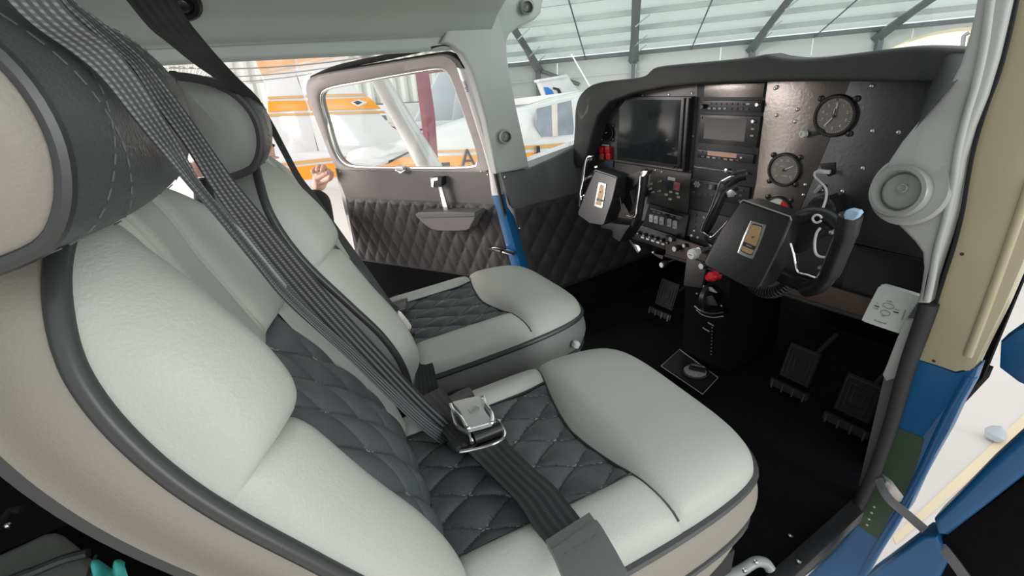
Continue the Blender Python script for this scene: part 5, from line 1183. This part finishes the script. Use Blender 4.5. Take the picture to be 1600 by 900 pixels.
ST = []
for (x, yt, yb_, hw) in [(415, 238, 292, .05), (480, 236, 296, .12), (560, 232, 300, .22), (610, 222, 304, .30), (660, 204, 308, .38), (722, 184, 312, .46), (815, 166, 316, .52), (860, 152, 316, .54), (908, 142, 316, .54), (1000, 140, 314, .54), (1040, 168, 310, .52), (1180, 176, 300, .45), (1230, 185, 290, .35)]:
    a, b = eat(x, yt, 'X', XC), eat(x, yb_, 'X', XC+hw*.8); ST.append((a.y, b.z, a.z, hw))
fuselage(XC, ST, 'whitepaint', oa)
def stp(rowsT, rowsB, mat, nm, X=None, off=.02):
    T_ = []; B_2 = []
    for (x, y) in rowsT:
        p = ea(x, y, X or XA); T_.append(p)
    for (x, y) in rowsB: B_2.append(ea(x, y, X or XA))
    return T_, B_2
def surfx(y, z):       # outer surface of the fuselage on the side towards us
    st = ST
    for (y0, b0, t0, h0), (y1, b1, t1, h1) in zip(st, st[1:]):
        if y <= y1 or (y1, b1) == st[-1][:2]:
            f = min(1, max(0, (y-y0)/(y1-y0))); b, t, h = lerp(b0, b1, f), lerp(t0, t1, f), lerp(h0, h1, f); break
    c = (z-(b+t)/2)/((t-b)/2); c = max(-.98, min(.98, c)); sn = abs(c)**(1/.75); return XC+h*max(0, 1-sn*sn)**.375
def stripe(top, bot, mat, nm, seg=14):
    vs = []; T_ = sm([ea(*q) for q in top], 4); B_2 = sm([ea(*q) for q in bot], 4); n = min(len(T_), len(B_2))
    for a, b in zip(T_[:n], B_2[:n]):
        for j in range(5):
            p = a.lerp(b, j/4); p.x = surfx(p.y, p.z)+.012; vs.append(p)
    fs = [(i*5+j, i*5+j+1, (i+1)*5+j+1, (i+1)*5+j) for i in range(n-1) for j in range(4)]
    return eL(nm, MB().add(vs, fs), mat, oa)
stripe([(420, 260), (500, 250), (560, 244), (640, 236), (720, 234), (830, 227), (905, 221)], [(420, 265), (500, 255), (560, 248), (640, 240), (720, 238), (830, 233), (905, 227)], 'tan', 'orange_pinstripe')
stripe([(420, 270), (500, 259), (560, 253), (640, 245), (720, 243), (830, 238), (905, 232)], [(420, 288), (500, 282), (560, 276), (640, 272), (720, 270), (830, 264), (905, 256)], 'orange', 'orange_stripe')
# fin and rudder
def sheet(L, X, th, mat, nm, par=oa): return eL(nm, MB().prism([eat(x, y, 'X', X) for x, y in L], (th, 0, 0), bev=.01), mat, par)
fin = sheet([(463, 112), (520, 108), (560, 140), (612, 198), (660, 226), (600, 236), (500, 242)], XC+.04, -.10, 'whitepaint', 'tail_fin')
rud = sheet([(417, 112), (461, 112), (482, 170), (498, 242), (500, 262), (470, 270), (424, 268), (419, 200)], XC+.04, -.09, 'whitepaint', 'rudder')
XF = XC+.055
for L, m_ in (([(418, 151), (474, 149), (475, 153), (418, 155)], 'tan'), ([(418, 158), (477, 157), (482, 172), (419, 175)], 'orange'), ([(419, 178), (484, 176), (485, 180), (419, 182)], 'tan')): sheet(L, XF, -.012, m_, 'rudder_stripe')
for L, m_ in (([(478, 148), (570, 146), (573, 150), (479, 152)], 'tan'), ([(480, 156), (577, 152), (596, 170), (486, 173)], 'orange'), ([(486, 176), (600, 173), (604, 177), (487, 180)], 'tan')): sheet(L, XF, -.012, m_, 'fin_stripe')
sheet([(548, 160), (560, 155), (575, 160), (560, 167)], XF+.012, -.012, 'whitepaint', 'fin_diamond'); sheet([(551, 160), (559, 157), (567, 160), (559, 164)], XF+.02, -.012, 'ink', 'fin_diamond_core')
# tailplane towards us
def tailp(s, t):
    a = eat(lerp(545, 660, t), lerp(236, 226, t), 'X', XC+.1); b = eat(lerp(538, 606, t), lerp(256, 252, t), 'X', XC+1.7)
    return a.lerp(b, s)
tp = MB().grid(lambda s, t: tailp(s, t)+V((0, 0, .05*math.sin(math.pi*t))), 10, 10); tp.grid(lambda s, t: tailp(s, 1-t)-V((0, 0, .03)), 10, 10); eL('tailplane', tp, 'whitepaint', oa)
eL('tailplane_tip', MB().tube([tailp(1, t/8) for t in range(9)], [.03, .05, .06, .06, .06, .06, .05, .04, .02], 8), 'whitepaint', oa)
# windows
sheet([(839, 168), (893, 156), (897, 200), (896, 210), (848, 214), (838, 196)], XC+.55, -.03, 'tint_window', 'cabin_window')
sheet([(836, 166), (895, 152), (896, 156), (839, 170)], XC+.56, -.02, 'whitepaint', 'window_frame'); sheet([(862, 162), (871, 160), (872, 212), (864, 213)], XC+.56, -.01, 'concrete', 'window_post')
sheet([(884, 158), (890, 157), (889, 208), (866, 211), (868, 200)], XC+.555, -.008, 'logo_blue', 'blue_reflection_panel') if False else None
o_ = ea(741, 250); X_ = (ea(760, 249)-ea(730, 251)).normalized()
def etext(nm, s, sz, q, mat='logo_ink'):
    p = ea(*q); p.x = surfx(p.y, p.z)+.03; o = textmesh(nm, s, sz, mat, V((0, 0, 0)), V((1, 0, 0)), V((0, 0, 1)), oa)
    L = root_loc(oa); Yd = X_
    for v in o.data.vertices:
        w_ = v.co+L; v.co = ext(p+Yd*w_.x+V((0, 0, 1))*w_.z)-L
    return o
etext('registration', 'A', .42, (731, 249)); etext('registration', '-', .60, (697, 252)); 
sheet([(839, 228), (844, 228), (845, 249), (840, 250)], XC+.60, -.02, 'ink', 'registration_stroke')
# wing, legs
wq = MB().prism([V((XC-5.3, 3.6, 1.15)), V((XC+5.0, 3.6, 1.15)), V((XC+5.0, 2.6, 1.15)), V((XC-5.3, 2.2, 1.15))], (0, 0, .16), bev=.05)
c_ = ea(1010, 140); dyw = c_.y-3.1
for i, v in enumerate(wq.v): wq.v[i] = V((min(v.x, XC+.8), v.y+dyw, v.z-1.15+ea(930, 150).z))
eL('wing', wq, 'whitepaint', oa)
for dx, yy in ((.9, 3.2), (-.9, 3.2), (0, 5.2)):
    eL('landing_leg', MB().tube([V((XC+dx*.3, yy, ST[7][1]+.1)), V((XC+dx, yy, GND+.18))], .03, 8), 'whitepaint', oa)
    eL('wheel', MB().lathe([(.05, -.06), (.17, -.05), (.18, 0), (.17, .05), (.05, .06)], V((XC+dx, yy, GND+.18)), (1, 0, 0), 20), 'black', oa)
# maroon steel frame
mr = thing('maroon_post', 'maroon steel post and beam outside, seen through the left door window', 'post', ext(eat(688, 300, 'X', -3.2)))
XM = -3.2
eL('post', MB().prism([eat(x, y, 'X', XM) for x, y in [(656, 112), (670, 112), (680, 180), (685, 252), (673, 256), (665, 185)]], (-.10, 0, 0), bev=.006), 'maroon', mr)
eL('post_foot', MB().prism([eat(x, y, 'X', XM) for x, y in [(673, 250), (685, 250), (694, 330), (682, 332)]], (-.10, 0, 0), bev=.006), 'maroon', mr)
eL('beam', MB().prism([eat(x, y, 'X', XM) for x, y in [(655, 113), (655, 109), (700, 104), (700, 110), (672, 114)]], (-.10, 0, 0), bev=.004), 'maroon', mr)
# grey tailed aircraft behind
ga = thing('parked_aircraft', 'grey-finned aircraft tail standing farther off behind the maroon post', 'aircraft', ext(eat(690, 200, 'X', -9.5)))
XG = -9.5
def sh2(L, X, th, mat, nm, par): return eL(nm, MB().prism([eat(x, y, 'X', X) for x, y in L], (th, 0, 0), bev=.01), mat, par)
sh2([(645, 195), (668, 150), (690, 108), (708, 104), (714, 130), (706, 196)], XG, -.12, 'greypaint', 'tail_fin', ga)
sh2([(706, 196), (714, 130), (712, 104), (722, 100), (730, 150), (722, 196)], XG+.02, -.10, 'greypaint', 'rudder', ga)
sh2([(590, 196), (640, 190), (760, 186), (790, 200), (790, 216), (640, 214), (592, 206)], XG+.1, -.8, 'whitepaint', 'fuselage', ga)
sh2([(560, 166), (780, 152), (790, 160), (790, 190), (570, 192)], XG-1.5, -.7, 'whitepaint', 'wing', ga)
sh2([(592, 192), (604, 196), (640, 202), (700, 198), (700, 202), (640, 207), (598, 199)], XG+.2, -.05, 'reddull', 'red_stripe', ga)
sh2([(589, 180), (603, 180), (606, 188), (592, 188)], XG+.2, -.05, 'steel', 'engine_inlet', ga)
# blue and white tail behind the windscreen
ba = thing('parked_aircraft', 'white aircraft tail with a blue emblem seen through the windscreen', 'aircraft', ext(eat(870, 160, 'X', -8.6)))
sh2([(843, 126), (888, 118), (892, 126), (912, 152), (905, 200), (862, 200), (856, 160)], -8.6, -.15, 'whitepaint', 'tail_fin', ba)
sh2([(850, 136), (856, 136), (863, 141), (867, 149), (855, 151)], -8.57, -.02, 'logo_blue', 'blue_emblem', ba)
sh2([(865, 136), (874, 138), (878, 145), (874, 147), (871, 141), (865, 139)], -8.57, -.02, 'ink', 'dark_emblem', ba)
sh2([(842, 128), (842, 124), (886, 116), (889, 120)], -8.56, -.18, 'whitepaint', 'fin_cap', ba)
ant = thing('whip_antenna', 'slim white rod leaning above the glareshield outside', 'antenna', ext(eat(918, 130, 'X', -4.5)))
eL('rod', MB().tube([eat(893, 85, 'X', -5.0), eat(920, 132, 'X', -4.6), eat(930, 150, 'X', -4.5)], .010, 8), 'whitepaint', ant)
# cream wing outside right of the windscreen
cwg = thing('cream_wing', 'cream aircraft wing with a small tube beyond the right of the windscreen', 'wing', ext(eat(1480, 90, 'Y', 6)))
P = [eat(x, y, 'Y', 6) for x, y in [(1380, 78), (1415, 62), (1450, 51), (1490, 44), (1540, 40), (1620, 40), (1620, 100), (1380, 100)]]
eL('wing_panel', MB().prism(P, (.6, 1.2, 0), bev=.04, seg=3), 'cream', cwg)
eL('pitot_tube', MB().tube([eat(1504, 72, 'Y', 5.9), eat(1506, 56, 'Y', 5.9), eat(1514, 51, 'Y', 5.9)], .02, 6), 'steel', cwg)
# white fairing lying beyond the right door gap
fx = thing('tie_down_fairing', 'small white wheel fairing on the floor beyond the right door gap', 'fairing', ext(eat(1548, 690, 'Z', GND)))
c = eat(1548, 688, 'Z', GND); eL('fairing_shell', MB().lathe([(.001, 0), (.03, .01), (.045, .04), (.03, .07), (0, .09)], c, (.2, .3, 1), 16), 'greypaint', fx)
for a, b in (((1340, 850), (1600, 620)), ((1420, 700), (1600, 500))):
    pass
fl_ = thing('floor_marking', 'pale painted line on the hangar floor beyond the right door gap', 'floor marking', ext(eat(1500, 700, 'Z', GND)))
eL('paint_line', MB().prism([eat(x, y, 'Z', GND+.003) for x, y in [(1395, 838), (1640, 610), (1640, 640), (1400, 850)]], (0, 0, -.002)), 'floor_paint', fl_)
# ================================================================== PERSON OUTSIDE THE LEFT DOOR
pr_ = thing('person', 'person in a black top outside the left door, one hand gripping the open door', 'person', V((-1.2, -1.15, -.9)))
def skin(name, nodes, edges, mat, parent, sub=2):
    me = bpy.data.meshes.new(name); L = root_loc(parent); me.from_pydata([V(n[:3])-L for n in nodes], edges, []); me.update()
    o = bpy.data.objects.new(name, me); COL.objects.link(o); o.modifiers.new('s', 'SKIN'); 
    for i, n in enumerate(nodes):
        r_ = n[3]; me.skin_vertices[0].data[i].radius = (r_, n[4] if len(n) > 4 else r_)
    me.skin_vertices[0].data[0].use_root = True
    s_ = o.modifiers.new('b', 'SUBSURF'); s_.levels = s_.render_levels = sub
    bpy.context.view_layer.update(); ev = o.evaluated_get(bpy.context.evaluated_depsgraph_get()); m2 = bpy.data.meshes.new_from_object(ev)
    bpy.data.objects.remove(o); o = bpy.data.objects.new(name, m2); COL.objects.link(o); o.parent = parent
    m2.materials.clear(); m2.materials.append(MT[mat])
    for p in m2.polygons: p.use_smooth = True; p.material_index = 0
    return o
XH = -1.26
hand = dh(501, 268, 0); hd_ = lambda x, y, o=0.0: dh(x, y, o)
head = at(386, 236, 'X', -1.15)
gz = -1.02
nk = head+V((0, -.02, -.16)); sh = V((head.x-.02, head.y-.02, head.z-.24)); pel = V((head.x-.03, head.y-.05, head.z-.80))
shR = sh+V((.02, .17, -.02)); shL = sh+V((-.02, -.18, -.02))
elb = at(494, 362, 'X', -1.22)
wr = dh(506, 298, -.03)+V((0, -.03, 0))
# black clothing and trousers, one continuous figure
nodes = [(*pel, .13, .10), (*(pel+V((0, 0, .28))), .125, .10), (*(sh+V((0, 0, -.05))), .15, .10), (*nk, .055), (*shR, .062), (*elb, .085), (*wr, .055), (*shL, .062), (*(shL+V((.05, -.06, -.26))), .045), (*at(318, 276, 'X', -1.0), .032),
         (*(pel+V((0, .10, -.10))), .09), (*(pel+V((.02, .11, -.5))), .06), (*(pel+V((0, .11, -.88))), .042), (*(pel+V((0, -.10, -.10))), .09), (*(pel+V((.03, -.11, -.5))), .06), (*(pel+V((0, -.11, -.88))), .042),
         (*(pel+V((.12, .12, -.93))), .035), (*(pel+V((.12, -.12, -.93))), .035)]
edges = [(0, 1), (1, 2), (2, 3), (2, 4), (4, 5), (5, 6), (2, 7), (7, 8), (8, 9), (0, 10), (10, 11), (11, 12), (0, 13), (13, 14), (14, 15), (12, 16), (15, 17)]
skin('clothed_body', nodes, edges, 'cloth', pr_, 2)
hd2 = MB().grid(lambda s, t: head+V((math.cos(s*2*math.pi)*math.sin(t*math.pi)*.078*(1+.05*math.cos(s*2*math.pi)), math.sin(s*2*math.pi)*math.sin(t*math.pi)*.088, -math.cos(t*math.pi)*.112)), 28, 18)
hm = hd2.out('head', 'skin', pr_)
fd = V((.55, .83, -.05)).normalized(); fs2 = V((.83, -.55, 0))
hb2 = head+fd*.082
MB().prism([hb2+V((0, 0, .025))+fd*-.004, hb2+fs2*.014+V((0, 0, -.022)), hb2+fd*.024+V((0, 0, -.022)), hb2-fs2*.014+V((0, 0, -.022))], V((0, 0, -.006)), bev=.003).out('nose', 'skin', hm)
for sg in (-1, 1):
    MB().ball(hb2+fs2*sg*.032+V((0, 0, .012))-fd*.010, .011, 12, (1, 1, .7)).out('eye', 'white', hm)
    MB().ball(hb2+fs2*sg*.032+V((0, 0, .012)), .0055, 10).out('pupil', 'ink', hm)
    MB().ball(head+fs2*sg*.080+V((0, 0, -.005))-fd*.01, .028, 12, (.45, .6, 1)).out('ear', 'skin', hm)
    MB().tube([hb2+fs2*sg*.018+V((0, 0, .034)), hb2+fs2*sg*.046+V((0, 0, .034))-fd*.012], .0035, 6).out('eyebrow', 'hair', hm)
MB().tube([hb2+fs2*-.022+V((0, 0, -.045))-fd*.008, hb2+V((0, 0, -.047)), hb2+fs2*.022+V((0, 0, -.045))-fd*.008], .004, 6).out('mouth', 'reddull', hm)
def hairf(s, t):
    a = s*2*math.pi; d = V((math.cos(a)*math.sin(t*1.75), math.sin(a)*math.sin(t*1.75), math.cos(t*1.75)))
    f = 1.07-(.12 if d.dot(fd) > .45 and d.z < .45 else 0); return head+V((d.x*.082*f, d.y*.092*f, d.z*.115*f))
MB().grid(hairf, 30, 14).out('hair', 'hair', hm)
# hand gripping the door edge: palm, four fingers and a thumb
palm = dh(503, 280, -.02)+V((.0, -.02, 0))
K = [dh(493, 264, .020), dh(500, 259, .022), dh(507, 260, .022), dh(514, 266, .02)]
tips = [dh(487, 270, .045), dh(495, 268, .050), dh(503, 268, .050), dh(511, 272, .045)]
hn = [(*wr, .030), (*palm, .043, .030)]; he = [(0, 1)]
for k, (a, b) in enumerate(zip(K, tips)):
    base = palm.lerp(a, .55); n0 = len(hn); r_ = (.0125, .0132, .0130, .0110)[k]
    hn += [(*base, .0165), (*a, r_), (*a.lerp(b, .6), r_*.92), (*b, r_*.8)]; he += [(1, n0), (n0, n0+1), (n0+1, n0+2), (n0+2, n0+3)]
n0 = len(hn); t0, t1, t2 = palm.lerp(dh(514, 282, .01), .6), dh(516, 278, .018), dh(518, 268, .022)
hn += [(*t0, .015), (*t1, .013), (*t2, .011)]; he += [(1, n0), (n0, n0+1), (n0+1, n0+2)]
skin('hand', hn, he, 'skin', pr_, 2)
lh = at(312, 268, 'X', -1.0); hn = [(*(lh+V((0, 0, -.02))), .022), (*lh, .028, .02)]; he = [(0, 1)]
for k in range(4):
    a = lh+V((.02, -.025+k*.018, .03)); b = a+V((.02, 0, -.02)); n0 = len(hn); hn += [(*a, .009), (*b, .008)]; he += [(1, n0), (n0, n0+1)]
n0 = len(hn); hn += [(*(lh+V((.02, .035, 0))), .010), (*(lh+V((.03, .045, .02))), .008)]; he += [(1, n0), (n0, n0+1)]
skin('hand', hn, he, 'skin', pr_, 2)
